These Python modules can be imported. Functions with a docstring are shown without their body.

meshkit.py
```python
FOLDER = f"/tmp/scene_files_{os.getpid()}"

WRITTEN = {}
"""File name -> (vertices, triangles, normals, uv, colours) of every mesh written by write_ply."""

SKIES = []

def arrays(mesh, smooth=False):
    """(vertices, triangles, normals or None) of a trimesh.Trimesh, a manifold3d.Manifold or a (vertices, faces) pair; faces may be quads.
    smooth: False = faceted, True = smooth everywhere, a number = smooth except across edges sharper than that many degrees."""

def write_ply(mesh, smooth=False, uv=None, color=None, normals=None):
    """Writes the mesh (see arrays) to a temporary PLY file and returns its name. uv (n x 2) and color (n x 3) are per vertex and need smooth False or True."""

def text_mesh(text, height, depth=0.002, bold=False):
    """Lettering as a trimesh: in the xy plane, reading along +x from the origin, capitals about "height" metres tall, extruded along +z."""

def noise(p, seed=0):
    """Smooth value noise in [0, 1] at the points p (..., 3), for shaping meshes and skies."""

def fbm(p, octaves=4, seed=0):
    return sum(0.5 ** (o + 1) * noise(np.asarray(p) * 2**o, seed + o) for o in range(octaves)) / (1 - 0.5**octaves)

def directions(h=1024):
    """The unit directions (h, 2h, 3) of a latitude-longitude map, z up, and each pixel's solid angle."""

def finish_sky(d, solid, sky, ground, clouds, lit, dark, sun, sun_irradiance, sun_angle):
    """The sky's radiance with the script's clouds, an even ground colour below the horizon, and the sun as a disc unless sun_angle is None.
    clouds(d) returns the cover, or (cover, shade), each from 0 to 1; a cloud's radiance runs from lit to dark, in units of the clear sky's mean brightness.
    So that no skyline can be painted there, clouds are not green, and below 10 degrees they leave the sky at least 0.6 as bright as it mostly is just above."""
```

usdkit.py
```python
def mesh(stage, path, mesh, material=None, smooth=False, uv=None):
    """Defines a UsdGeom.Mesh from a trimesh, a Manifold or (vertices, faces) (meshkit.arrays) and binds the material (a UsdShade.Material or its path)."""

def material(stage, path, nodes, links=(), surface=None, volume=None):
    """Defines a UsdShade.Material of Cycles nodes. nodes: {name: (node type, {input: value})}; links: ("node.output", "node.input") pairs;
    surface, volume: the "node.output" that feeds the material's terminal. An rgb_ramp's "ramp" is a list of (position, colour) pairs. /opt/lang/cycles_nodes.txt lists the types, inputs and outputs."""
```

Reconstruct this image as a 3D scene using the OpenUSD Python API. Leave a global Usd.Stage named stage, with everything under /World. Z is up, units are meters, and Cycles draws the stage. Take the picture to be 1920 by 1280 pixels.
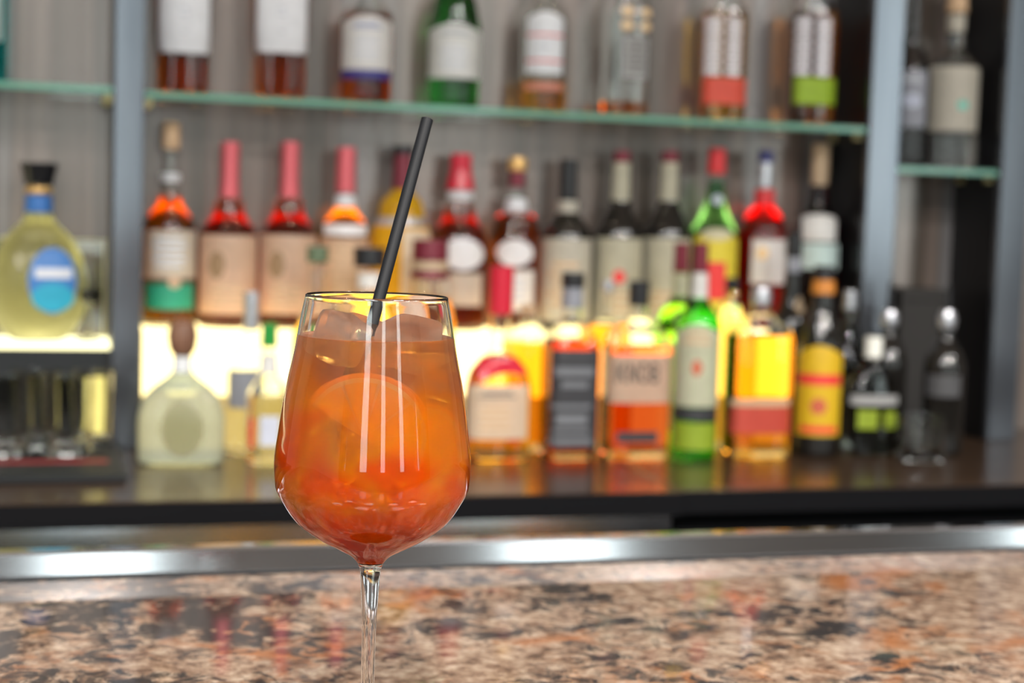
import math, random
import numpy as np, trimesh, usdkit, meshkit
from scipy.interpolate import PchipInterpolator
from pxr import Usd, UsdGeom, UsdLux, Gf, Sdf, Vt
random.seed(7)
stage = Usd.Stage.CreateInMemory()
UsdGeom.SetStageUpAxis(stage, 'Z'); UsdGeom.SetStageMetersPerUnit(stage, 1.0)
UsdGeom.Xform.Define(stage, '/World')

# ------------------------------------------------------------------ camera (bar runs along +X, depth along +Y, z up, metres)
PITCH, ROLL, YAW = np.radians([4.5, 1.8, 16.0])
EYE = np.array([0, 0, 1.35])
cy, sy, cp, sp = math.cos(YAW), math.sin(YAW), math.cos(PITCH), math.sin(PITCH)
FWD = np.array([sy*cp, cy*cp, -sp]); R0 = np.array([cy, -sy, 0]); U0 = np.cross(R0, FWD)
RIGHT = math.cos(ROLL)*R0 + math.sin(ROLL)*U0; UP = -math.sin(ROLL)*R0 + math.cos(ROLL)*U0
cam = UsdGeom.Camera.Define(stage, '/World/camera')
m = np.eye(4); m[0, :3], m[1, :3], m[2, :3], m[3, :3] = RIGHT, UP, -FWD, EYE
cam.AddTransformOp().Set(Gf.Matrix4d(*m.ravel().tolist()))
cam.CreateHorizontalApertureAttr(36.0); cam.CreateVerticalApertureAttr(24.0)
cam.CreateFocalLengthAttr(56.25); cam.CreateClippingRangeAttr((0.05, 100.0))
cam.CreateFStopAttr(6.6); cam.CreateFocusDistanceAttr(0.752)
cam.CreateExposureAttr(0.88)

# ------------------------------------------------------------------ light: daylight through the windows behind the guest side, plus added lamps out of view
WINDOWS = [(-3.90, .80), (-1.50, .70), (0.15, .40), (1.80, .46), (4.15, .95)]   # centre x, width
SILL, HEAD, WALLY = 1.10, 2.80, -3.2
SKY = 3.8
for i, (x, w) in enumerate(WINDOWS):
    l = UsdLux.RectLight.Define(stage, f'/World/daylight_{i+1:03d}')
    l.CreateWidthAttr(w); l.CreateHeightAttr(HEAD-SILL)
    l.CreateIntensityAttr(SKY); l.CreateColorAttr(Gf.Vec3f(0.80, 0.91, 1.0))
    l.AddTranslateOp().Set((x, WALLY-0.16, (SILL+HEAD)/2)); l.AddRotateXOp().Set(90)
ADDED_CEILING_LIGHTS, ADDED_PANEL_GLOW = [(x, y) for y in (-.75, -2.1) for x in (-2.2, -.6, 1.0, 2.6)], 22.0   # unseen square luminaires added over the guest side to brighten the labels
for i, (x, y) in enumerate(ADDED_CEILING_LIGHTS):
    l = UsdLux.RectLight.Define(stage, f'/World/added_ceiling_glow_{i+1:03d}')
    l.CreateWidthAttr(.56); l.CreateHeightAttr(.56); l.CreateIntensityAttr(ADDED_PANEL_GLOW); l.CreateColorAttr(Gf.Vec3f(1., .98, .96)); l.AddTranslateOp().Set((x, y, 3.06))
STEP_GLOW = 1.9      # the lit acrylic step under the bottles
ADDED_BAR_LAMP = 2200.0     # unseen pendants added on the camera side to brighten drink and bar
ADDED_DOWNLIGHT = 40.0     # unseen ceiling lamps added over the aisle for warm top light

# ------------------------------------------------------------------ materials
LOOKS = '/World/Looks'
UsdGeom.Scope.Define(stage, LOOKS)
M = {}
def add(name, nodes, links=(), surface=None, volume=None):
    M[name] = usdkit.material(stage, f'{LOOKS}/{name}', nodes, links, surface, volume); return M[name]
def pbr(name, color, rough=.5, **k):
    return add(name, {'p': ('principled_bsdf', dict(base_color=color, roughness=rough, **k))}, surface='p.BSDF')
def paper(name, color, through=.35, rough=.45):
    add(name, {'n': ('noise_texture', dict(scale=60., detail=3.)), 'g': ('texture_coordinate', {}),
               'r': ('rgb_ramp', dict(ramp=[(.3, tuple(.9*c for c in color)), (.7, color)])),
               'p': ('principled_bsdf', dict(roughness=rough)), 't': ('translucent_bsdf', {}), 'm': ('mix_closure', dict(fac=through))},
        [('g.object', 'n.vector'), ('n.fac', 'r.fac'), ('r.color', 'p.base_color'), ('r.color', 't.color'), ('p.BSDF', 'm.closure1'), ('t.BSDF', 'm.closure2')], 'm.closure')
def clearglass(name, color=(1, 1, 1), rough=0., ior=1.45):
    return add(name, {'p': ('principled_bsdf', dict(base_color=color, roughness=rough, transmission_weight=1., ior=ior))}, surface='p.BSDF')
def liquid(name, t, ref=.06):
    """t: what white light is left after ref metres"""
    s = np.array([-math.log(c)/ref for c in t]); d = float(s.max())*1.0001
    add(name, {'p': ('principled_bsdf', dict(base_color=(1, 1, 1), roughness=0., transmission_weight=1., ior=1.0005)),
               'v': ('absorption_volume', dict(color=tuple(1-s/d), density=d))}, surface='p.BSDF', volume='v.volume')

PAPER = dict(white=(.86,.88,.92), offwhite=(.80,.79,.77), cream=(.78,.73,.62), ivory=(.74,.70,.54), beige=(.62,.50,.37), kraft=(.50,.37,.27), peach=(.80,.58,.42),
    tan=(.62,.46,.30), yellow=(.85,.68,.06), yellow2=(.82,.52,.02), teal=(.03,.36,.24), mint=(.62,.78,.76), navy=(.05,.05,.28), paleblue=(.62,.66,.80), grey=(.42,.42,.42),
    slate=(.24,.25,.29), charcoal=(.07,.07,.075), black=(.03,.03,.035), coral=(.80,.10,.06), lime=(.36,.55,.03), salmon=(.75,.30,.22), olive=(.30,.40,.03), brick=(.42,.05,.03), orange=(.80,.30,.05))
for k, c in PAPER.items():
    paper('paper_'+k, c, .06 if k in ('slate','charcoal','black','brick') else .5 if k in ('peach','cream','ivory') else .3)
INK = dict(slate=(.12,.125,.14), pale=(.55,.57,.62), grey=(.34,.36,.40), dark=(.12,.11,.10), black=(.05,.045,.04), tan=(.52,.36,.22), brown=(.24,.15,.08), red=(.65,.03,.03), redbrown=(.45,.09,.04), blue=(.12,.17,.36), teal=(.10,.50,.40), gold=(.75,.52,.28))
for k, c in INK.items():
    pbr('ink_'+k, c, .5)
clearglass('g_clear', (.97, .985, .97)); clearglass('g_green', (.05, .42, .07)); clearglass('g_lime', (.30, .80, .03)); clearglass('g_smoke', (.30, .31, .33)); clearglass('g_darkred', (.10, .006, .012))
pbr('g_black', (.010, .009, .008), .06, specular_ior_level=.6)
clearglass('g_frost', (.85, .88, .86), .25); pbr('g_raised', (.60,.58,.62), .2)  # raised letter pads: window reflections painted into their pale base colour
liquid('liq_amber', (.85, .40, .05)); liquid('liq_bourbon', (.62, .105, .006)); liquid('liq_darkbourbon', (.50, .05, .003)); liquid('liq_orange', (.95, .30, .012)); liquid('liq_red_amber', (.99, .14, .04))
liquid('liq_honey', (.92, .55, .10)); liquid('liq_yellow', (.95, .72, .06)); liquid('liq_red', (.90, .012, .008)); liquid('liq_fire', (.97, .32, .015)); liquid('liq_pale', (.95, .95, .80)); liquid('liq_olive', (.60, .55, .05))
for n, c, r, mt in (('cap_black',(.012,.012,.014),.28,0),('cap_red',(.55,.02,.025),.3,0),('cap_navy',(.03,.03,.14),.3,0),('cap_white',(.80,.80,.74),.35,0),('cap_green',(.01,.22,.03),.25,0),('cap_green_dark',(.10,.14,.08),.3,0),('cap_silver',(.55,.56,.60),.28,.8),
                    ('wax_red',(.50,.008,.03),.25,0),('foil_pink',(.62,.12,.14),.32,.35),('foil_gold',(.72,.44,.16),.35,.5),('foil_maroon',(.16,.015,.03),.32,.2),('foil_silver',(.62,.63,.66),.25,.7)):
    pbr(n, c, r, metallic=mt)
def grain(name, c1, c2, scale, rough, **k):
    add(name, {'g': ('texture_coordinate', {}), 'mp': ('mapping', dict(scale=scale)), 'n': ('noise_texture', dict(scale=1., detail=4., roughness=.6)), 'r': ('rgb_ramp', dict(ramp=[(.35, c1), (.65, c2)])),
               'p': ('principled_bsdf', dict(roughness=rough, **k))}, [('g.object', 'mp.vector'), ('mp.vector', 'n.vector'), ('n.fac', 'r.fac'), ('r.color', 'p.base_color')], 'p.BSDF')
grain('cork', (.42,.26,.14), (.62,.44,.28), (220,220,220), .7); grain('wood_brown', (.13,.06,.035), (.20,.10,.06), (60,60,12), .5)
# back panel: glossy laminate with vertical streaks
add('panel', {'g': ('geometry', {}), 'mp': ('mapping', dict(scale=(15, 1, .25))), 'n': ('noise_texture', dict(scale=1., detail=2., roughness=.5)),
              'r': ('rgb_ramp', dict(ramp=[(.30, (.040,.033,.024)), (.40, (.115,.088,.074)), (.48, (.195,.152,.132)), (.55, (.090,.076,.066)), (.64, (.195,.190,.198))])),
              'd': ('diffuse_bsdf', {}), 's': ('glossy_bsdf', dict(color=(.80,.72,.68), roughness=.24)), 'm': ('mix_closure', dict(fac=.15))},
    [('g.position', 'mp.vector'), ('mp.vector', 'n.vector'), ('n.fac', 'r.fac'), ('r.color', 'd.color'), ('d.BSDF', 'm.closure1'), ('s.BSDF', 'm.closure2')], 'm.closure')
grain('post_paint', (.115,.125,.145), (.14,.15,.17), (40,40,3), .17, metallic=.7)
pbr('black_paint', (.006,.006,.007), .35, specular_ior_level=.2); grain('counter_wood', (.030,.018,.012), (.055,.034,.022), (3,60,30), .20, specular_ior_level=.25); pbr('black_edge', (.005,.005,.006), .4, specular_ior_level=.15)
pbr('steel', (.40,.40,.42), .11, metallic=1.)
pbr('rubber', (.012,.014,.016), .55, specular_ior_level=.25); pbr('mat_red', (.30,.015,.02), .5); pbr('brass', (.55,.48,.25), .35, metallic=.6)
def glow(name, c, s):
    add(name, {'e': ('emission', dict(color=c, strength=s))}, surface='e.emission')
glow('lit_acrylic', (1., .80, .36), STEP_GLOW); glow('lit_acrylic_dim', (1., .70, .25), STEP_GLOW*.24); glow('lit_acrylic_pale', (1., .93, .52), STEP_GLOW*.8); glow('lit_strip', (1., .82, .25), .75); glow('added_lamp_face', (1., .84, .62), 6.); glow('added_lamp_panel', (1., .95, .88), 1.5)
add('acrylic', {'t': ('transparent_bsdf', dict(color=(.97,.97,.92))), 'g': ('glossy_bsdf', dict(roughness=.02)), 'f': ('fresnel', dict(IOR=1.45)), 'm': ('mix_closure', {})}, [('f.fac', 'm.fac'), ('t.BSDF', 'm.closure1'), ('g.BSDF', 'm.closure2')], 'm.closure')
pbr('acrylic_edge', (.75,.72,.42), .3, transmission_weight=.3)
clearglass('shelf_glass', (.90,.98,.94), 0., 1.5)
add('shelf_edge', {'p': ('principled_bsdf', dict(base_color=(.30,.62,.50), roughness=.12, transmission_weight=.35)), 't': ('translucent_bsdf', dict(color=(.45,.80,.66))), 'm': ('mix_closure', dict(fac=.4))}, [('p.BSDF','m.closure1'),('t.BSDF','m.closure2')], 'm.closure')
# granite
add('granite', {'g': ('geometry', {}), 'mp': ('mapping', dict(scale=(1, 1.0, 1))),
    'big': ('noise_texture', dict(scale=9., detail=3., roughness=.55, distortion=.8)), 'mid': ('noise_texture', dict(scale=46., detail=6., roughness=.70, distortion=1.2)), 'fin': ('noise_texture', dict(scale=100., detail=4., roughness=.62)),
    'rst': ('noise_texture', dict(scale=12., detail=5., roughness=.65, distortion=1.)),
    'sx': ('separate_xyz', {}), 'lx': ('map_range', dict(from_min=-.1, from_max=.75, to_min=.085, to_max=-.05, clamp=True)),
    'dk0': ('math', dict(math_type='multiply_add', value2=.55)), 'dk1': ('math', dict(math_type='multiply_add', value2=.60)), 'dk2': ('math', dict(math_type='add')),
    'base': ('rgb_ramp', dict(ramp=[(.30, (.06,.038,.028)), (.41, (.16,.10,.07)), (.54, (.26,.185,.135)), (.70, (.38,.305,.24))])),
    'rust': ('rgb_ramp', dict(ramp=[(.53, (0,0,0)), (.66, (.75,.75,.75))])), 'mr': ('mix_color', dict(b=(.26,.085,.02))),
    'dark': ('rgb_ramp', dict(ramp=[(.595, (0,0,0)), (.66, (1,1,1))])), 'md': ('mix_color', dict(b=(.030,.027,.027))),
    'p': ('principled_bsdf', dict(roughness=.045, ior=1.5))},
    [('g.position','mp.vector')] + [('mp.vector', n+'.vector') for n in ('big','mid','fin','rst')] + [('g.position','sx.vector'), ('sx.x','lx.value'),
     ('big.fac','dk0.value1'), ('lx.result','dk0.value3'), ('mid.fac','dk1.value1'), ('dk0.value','dk1.value3'), ('fin.fac','base.fac'), ('rst.fac','rust.fac'), ('base.color','mr.a'), ('rust.color','mr.fac'),
     ('dk1.value','dark.fac'), ('mr.result','md.a'), ('dark.color','md.fac'), ('md.result','p.base_color')], 'p.BSDF')
# room
grain('plaster', (.46,.43,.40), (.52,.49,.45), (3,3,3), .8); grain('floor_wood', (.10,.06,.035), (.16,.10,.06), (14,2,2), .35); pbr('ceiling_paint', (.78,.77,.75), .9); grain('front_wall_paint', (.07,.06,.05), (.10,.085,.07), (3,3,3), .7); pbr('window_frame', (.10,.10,.10), .4)
# the drink
clearglass('wine_glass', (1,1,1), 0., 1.5)
pbr('straw_paper', (.006,.007,.009), .55, specular_ior_level=.15)
paper('paper_blue', (.06,.22,.62), .3); paper('paper_aqua', (.04,.45,.66), .3); clearglass('g_teal', (.02,.45,.45))
# hazy orange drink: tinted clear liquid with a little fruit haze in it
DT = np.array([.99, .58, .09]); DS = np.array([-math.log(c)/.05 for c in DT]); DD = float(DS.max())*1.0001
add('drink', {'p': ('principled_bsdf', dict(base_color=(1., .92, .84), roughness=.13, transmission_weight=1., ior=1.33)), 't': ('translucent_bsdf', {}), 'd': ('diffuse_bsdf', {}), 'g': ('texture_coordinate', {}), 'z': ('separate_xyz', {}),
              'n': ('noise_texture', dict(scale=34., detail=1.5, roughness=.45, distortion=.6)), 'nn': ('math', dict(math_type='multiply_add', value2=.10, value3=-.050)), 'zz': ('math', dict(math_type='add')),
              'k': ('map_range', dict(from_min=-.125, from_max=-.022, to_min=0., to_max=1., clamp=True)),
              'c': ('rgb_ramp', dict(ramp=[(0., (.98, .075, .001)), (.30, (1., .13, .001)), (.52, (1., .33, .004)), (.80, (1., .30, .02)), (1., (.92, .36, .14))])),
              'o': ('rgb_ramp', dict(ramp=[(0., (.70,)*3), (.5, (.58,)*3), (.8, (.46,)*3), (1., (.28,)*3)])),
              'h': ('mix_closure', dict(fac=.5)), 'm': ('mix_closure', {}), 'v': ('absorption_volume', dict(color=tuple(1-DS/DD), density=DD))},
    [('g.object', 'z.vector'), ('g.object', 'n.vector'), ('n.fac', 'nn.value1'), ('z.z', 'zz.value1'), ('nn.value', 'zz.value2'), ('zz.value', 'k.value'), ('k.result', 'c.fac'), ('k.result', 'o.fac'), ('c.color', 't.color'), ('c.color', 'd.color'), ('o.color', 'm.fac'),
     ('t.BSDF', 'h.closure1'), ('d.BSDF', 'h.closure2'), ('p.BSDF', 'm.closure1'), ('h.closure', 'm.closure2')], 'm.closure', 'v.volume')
add('ice', {'p': ('principled_bsdf', dict(base_color=(1, 1, 1), roughness=.06, transmission_weight=1., ior=1.12)), 't': ('translucent_bsdf', dict(color=(1., .88, .80))), 'm': ('mix_closure', dict(fac=.2))}, [('p.BSDF', 'm.closure1'), ('t.BSDF', 'm.closure2')], 'm.closure')
def fruit(n, c, f):
    add(n, {'p': ('principled_bsdf', dict(base_color=c, roughness=.4)), 't': ('translucent_bsdf', dict(color=c)), 'm': ('mix_closure', dict(fac=f))}, [('p.BSDF', 'm.closure1'), ('t.BSDF', 'm.closure2')], 'm.closure')
fruit('orange_flesh', (1., .55, .03), .5); fruit('orange_pith', (.92, .72, .40), .45); fruit('orange_rind', (.90, .30, .01), .3)
add('g_blown', {'g': ('texture_coordinate', {}), 'n': ('noise_texture', dict(scale=60., detail=2.)), 'b': ('bump', dict(strength=.5, distance=.002)), 'p': ('principled_bsdf', dict(base_color=(.98, .97, .80), roughness=.18, transmission_weight=1., ior=1.45)), 't': ('translucent_bsdf', dict(color=(.98, .95, .68))), 'm': ('mix_closure', dict(fac=.5))},
    [('g.object', 'n.vector'), ('n.fac', 'b.height'), ('b.normal', 'p.normal'), ('p.BSDF', 'm.closure1'), ('t.BSDF', 'm.closure2')], 'm.closure')
add('g_haze', {'p': ('principled_bsdf', dict(base_color=(.80, .86, .76), roughness=.05, transmission_weight=1., ior=1.45)), 't': ('diffuse_bsdf', dict(color=(.50, .55, .45))), 'm': ('mix_closure', dict(fac=.38))}, [('p.BSDF', 'm.closure1'), ('t.BSDF', 'm.closure2')], 'm.closure')
pbr('carton', (.014,.012,.011), .6); glow('added_bulb', (1., .86, .66), 3.)
add('g_yellow', {'p': ('principled_bsdf', dict(base_color=(.95, .66, .05), roughness=.05, transmission_weight=1., ior=1.45)), 't': ('translucent_bsdf', dict(color=(.95, .62, .04))), 'd': ('diffuse_bsdf', dict(color=(.90, .55, .03))), 'h': ('mix_closure', dict(fac=.5)), 'm': ('mix_closure', dict(fac=.6))}, [('t.BSDF', 'h.closure1'), ('d.BSDF', 'h.closure2'), ('p.BSDF', 'm.closure1'), ('h.closure', 'm.closure2')], 'm.closure')

# ------------------------------------------------------------------ scene helpers
USED = {}
def path_in(parent, name):
    n = USED.get((parent, name), 0); USED[(parent, name)] = n+1
    return f'{parent}/{name}' + (f'_{n:03d}' if n else '')
def tag(prim, **k):
    for a, b in k.items():
        if b: prim.SetCustomDataByKey(a, b)
def thing(name, label, category, loc=(0, 0, 0), rotz=0., group=''):
    x = UsdGeom.Xform.Define(stage, path_in('/World', name)); x.AddTranslateOp().Set(tuple(map(float, loc)))
    if rotz: x.AddRotateZOp().Set(math.degrees(rotz))
    tag(x.GetPrim(), label=label, category=category, group=group)
    return str(x.GetPath())
def obj(name, mesh, mat, parent='/World', smooth=35, label='', **k):
    p = path_in(parent, name); usdkit.mesh(stage, p, mesh, M[mat], smooth)
    tag(stage.GetPrimAtPath(p), label=label, **k)
    return p
def structure(name, mesh, mat, label='', parent='/World', smooth=35):
    return obj(name, mesh, mat, parent, smooth, label, kind='structure' if parent == '/World' else '')
def box(x0, x1, y0, y1, z0, z1, c=0.):
    b = trimesh.creation.box((x1-x0, y1-y0, z1-z0)); b.apply_translation(((x0+x1)/2, (y0+y1)/2, (z0+z1)/2))
    if c:
        v = b.vertices; ctr = v.mean(0); pts = []
        for p in v:
            s = np.sign(ctr-p)
            for a in range(3):
                q = p + s*c; q[a] = p[a]; pts.append(q)
        b = trimesh.Trimesh(pts).convex_hull
    return b
def cat(*ms): return trimesh.util.concatenate(list(ms))
def grid_faces(rows, cols, closed):
    f = []
    cc = cols if closed else cols-1
    for i in range(rows-1):
        for j in range(cc):
            a, b = i*cols+j, i*cols+(j+1) % cols
            f += [(a, b, b+cols), (a, b+cols, a+cols)]
    return f
def lathe(pts, n=40, cap=True, closed=False):
    """a profile [(z, r)] from bottom to top around z; cap closes both ends; closed joins the last point to the first"""
    pts = list(pts) + ([pts[0]] if closed else [])
    t = np.arange(n)*2*math.pi/n
    v = np.array([[r*math.cos(a), r*math.sin(a), z] for z, r in pts for a in t]); f = grid_faces(len(pts), n, True)
    if cap and not closed:
        v = np.vstack([v, [[0, 0, pts[0][0]], [0, 0, pts[-1][0]]]]); k, top = len(v)-2, (len(pts)-1)*n
        for j in range(n):
            f += [(k, (j+1) % n, j), (k+1, top+j, top+(j+1) % n)]
    return trimesh.Trimesh(v, f, process=False)
def rounded(pts, e):
    """softens the two ends of a solid profile"""
    (z0, r0), (z1, r1) = pts[0], pts[-1]; e0, e1 = min(e, r0*.5), min(e, r1*.5)
    up = 1 if z1 > z0 else -1
    return [(z0, r0-e0), (z0+up*e0*.3, r0-e0*.3), (z0+up*e0, r0)] + list(pts[1:-1]) + [(z1-up*e1, r1), (z1-up*e1*.3, r1-e1*.3), (z1, r1-e1)]
class Form:
    """a bottle's outside: half width over height, with a superellipse section where it is wide"""
    def __init__(s, body, n, dr):
        z, r = np.array(body).T
        keep = np.concatenate([[True], np.diff(z) > 1e-5]); s.z, s.r = z[keep], r[keep]
        s.f = PchipInterpolator(s.z, s.r); s.n, s.dr, s.top = n, dr, s.z[-1]; s.rm = s.r.max()
    def at(s, z):
        r = float(s.f(np.clip(z, 0, s.top))); t = np.clip((r/s.rm-.42)/.45, 0, 1); t = t*t*(3-2*t)
        return r, r*(1+(s.dr-1)*t), 2+(s.n-2)*t
    def ring(s, z, k=1., inset=0., n=44):
        rx, ry, e = s.at(z); a = np.arange(n)*2*math.pi/n; c, d = np.cos(a), np.sin(a)
        x = np.sign(c)*np.abs(c)**(2/e)*max(rx*k-inset, .0005); y = np.sign(d)*np.abs(d)**(2/e)*max(ry*k-inset, .0005)
        return np.stack([x, y, np.full(n, z)], 1)
    def loft(s, z0, z1, k=1., inset=0., base=True, n=44):
        zs = sorted(set([z0, z1] + [z for z in np.linspace(z0, z1, max(6, int((z1-z0)/.006)))]))
        rows = []
        if base: rows.append(s.ring(zs[0], k, inset+.0035, n)); rows.append(np.column_stack([s.ring(zs[0], k, inset+.0010, n)[:, :2], np.full(n, zs[0]+.0008)])); zs = [zs[0]+.003]+[z for z in zs if z > zs[0]+.004]
        rows += [s.ring(z, k, inset, n) for z in zs]
        v = np.vstack(rows); f = grid_faces(len(rows), n, True); top = (len(rows)-1)*n
        v = np.vstack([v, rows[0].mean(0), rows[-1].mean(0)]); a = len(v)-2
        for j in range(n): f += [(a, (j+1) % n, j), (a+1, top+j, top+(j+1) % n)]
        return trimesh.Trimesh(v, f, process=False)
    def front(s, x, z, off):
        rx, ry, e = s.at(z); u = min(abs(x)/rx, .985); y = -ry*(1-u**e)**(1/e)
        nx = (u**(e-1))/rx*np.sign(x); ny = -((abs(y)/ry)**(e-1))/ry; l = math.hypot(nx, ny)
        x = np.sign(x)*u*rx
        return (x+off*nx/l, y+off*ny/l, z)
    def patch(s, z0, z1, x0, x1, shape, off):
        nu, nv = 20, max(6, min(20, int((z1-z0)/.004)))
        v = []
        for j in range(nv+1):
            b = j/nv*2-1
            for i in range(nu+1):
                a = i/nu*2-1; p, q = a, b
                if shape == 'oval': p, q = a*math.sqrt(1-b*b/2), b*math.sqrt(1-a*a/2)
                if shape == 'arch' and b > 0: q = b*(1-.22*a*a)
                v.append(s.front((x0+x1)/2+p*(x1-x0)/2, (z0+z1)/2+q*(z1-z0)/2, off))
        f = []
        for j in range(nv):
            for i in range(nu):
                a = j*(nu+1)+i; f += [(a, a+1, a+nu+2), (a, a+nu+2, a+nu+1)]
        return trimesh.Trimesh(v, f, process=False)

def bottle(name, label, group, loc, glass, liq, fill, body, parts, n, dr, face=1):
    # face 1: turned towards the guest's seat; 0: squared up with the counter
    t = thing(name, label, 'bottle', loc, -math.atan2(loc[0], loc[1])*face, group)
    F = Form(body, n, dr)
    hollow0 = fill+.0012 if liq else None
    outer = F.loft(0, F.top)
    if liq and fill < F.top-.012:
        hole = F.loft(hollow0, F.top-.006, .84, 0, False); hole.invert(); outer = cat(outer, hole)
    obj('body', outer, glass, t, 50)
    if liq: obj('liquid', F.loft(.008, fill, .93, 0, True), liq, t, 50)
    made = {}
    for q in parts:
        if q[0] == 'L': p = obj(q[1], lathe(rounded(q[3] if q[3][0][0] < q[3][-1][0] else q[3][::-1], .0012)), q[2], t)
        elif q[0] == 'P':
            z0, z1, x0, x1 = q[3]; par = made.get(q[5], t)
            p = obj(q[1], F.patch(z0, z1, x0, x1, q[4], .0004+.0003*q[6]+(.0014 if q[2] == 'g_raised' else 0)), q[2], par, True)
        elif q[0] == 'S':    # a dripped wax skirt on the shoulder
            z0, z1 = q[3]; k = 40; a = np.arange(k)*2*math.pi/k; rows = []
            for w in np.linspace(0, 1, 7):
                zz = z1+(z0-z1)*w*(.72+.14*np.sin(a*5)+.14*np.sin(a*3+1))
                rows.append(np.array([[np.array(F.ring(h, 1, -.0012, k))[j] for j in (i,)][0] for i, h in enumerate(zz)]))
            v = np.vstack(rows[::-1]); p = obj(q[1], trimesh.Trimesh(v, grid_faces(7, k, True), process=False), q[2], t, True)
        elif q[0] == 'X':
            z0, z1, x0, x1 = q[3]; tm = meshkit.text_mesh(q[4], z1-z0, .0003, True); lo, hi = tm.bounds
            tm = tm.subdivide_to_size(.006); v = np.array(tm.vertices); sx = (x1-x0)/(hi[0]-lo[0]); sz = (z1-z0)/(hi[1]-lo[1])
            tm.vertices = [F.front(x0+(x-lo[0])*sx, z0+(y-lo[1])*sz, .0006+z) for x, y, z in v]
            p = obj(q[1], tm, q[2], made.get(q[5], t), False)
        made[q[1]] = p
    return t

# ------------------------------------------------------------------ the room
BAR_Z, BACK_Z, STEP_Z, BOX_Z, SHELF_Z, SHELF2_Z, PANEL_Y, POST_Y = 1.0856, 1.046, 1.195, 1.176, 1.488, 1.436, 2.145, 2.02
X0, X1, H = -4.6, 6.4, 3.1
structure('floor', box(X0-.2, X1+.2, WALLY-.2, 2.6, -.05, 0), 'floor_wood')
structure('ceiling', box(X0-.2, X1+.2, WALLY-.2, 2.6, H, H+.06), 'ceiling_paint')
structure('wall_left', box(X0-.15, X0, WALLY-.2, 2.6, 0, H), 'plaster')
structure('wall_right', box(X1, X1+.15, WALLY-.2, 2.6, 0, H), 'plaster')
structure('wall_back', box(X0, X1, 2.40, 2.55, 0, H), 'plaster')
pieces = [box(X0, X1, WALLY-.15, WALLY, 0, SILL), box(X0, X1, WALLY-.15, WALLY, HEAD, H)]
edge = X0
for x, w in WINDOWS:
    pieces.append(box(edge, x-w/2, WALLY-.15, WALLY, SILL, HEAD)); edge = x+w/2
pieces.append(box(edge, X1, WALLY-.15, WALLY, SILL, HEAD))
structure('wall_front', cat(*pieces), 'front_wall_paint')
for i, (x, w) in enumerate(WINDOWS):
    b = .025
    fr = cat(box(x-w/2, x-w/2+b, WALLY-.10, WALLY-.05, SILL, HEAD), box(x+w/2-b, x+w/2, WALLY-.10, WALLY-.05, SILL, HEAD), box(x-w/2, x+w/2, WALLY-.10, WALLY-.05, SILL, SILL+b),
             box(x-w/2, x+w/2, WALLY-.10, WALLY-.05, HEAD-b, HEAD))
    p = path_in('/World', f'window_{i+1}'); UsdGeom.Xform.Define(stage, p); tag(stage.GetPrimAtPath(p), kind='structure')
    obj('frame', fr, 'window_frame', p); obj('pane', box(x-w/2+b, x+w/2-b, WALLY-.078, WALLY-.072, SILL+b, HEAD-b), 'acrylic', p)

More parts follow.
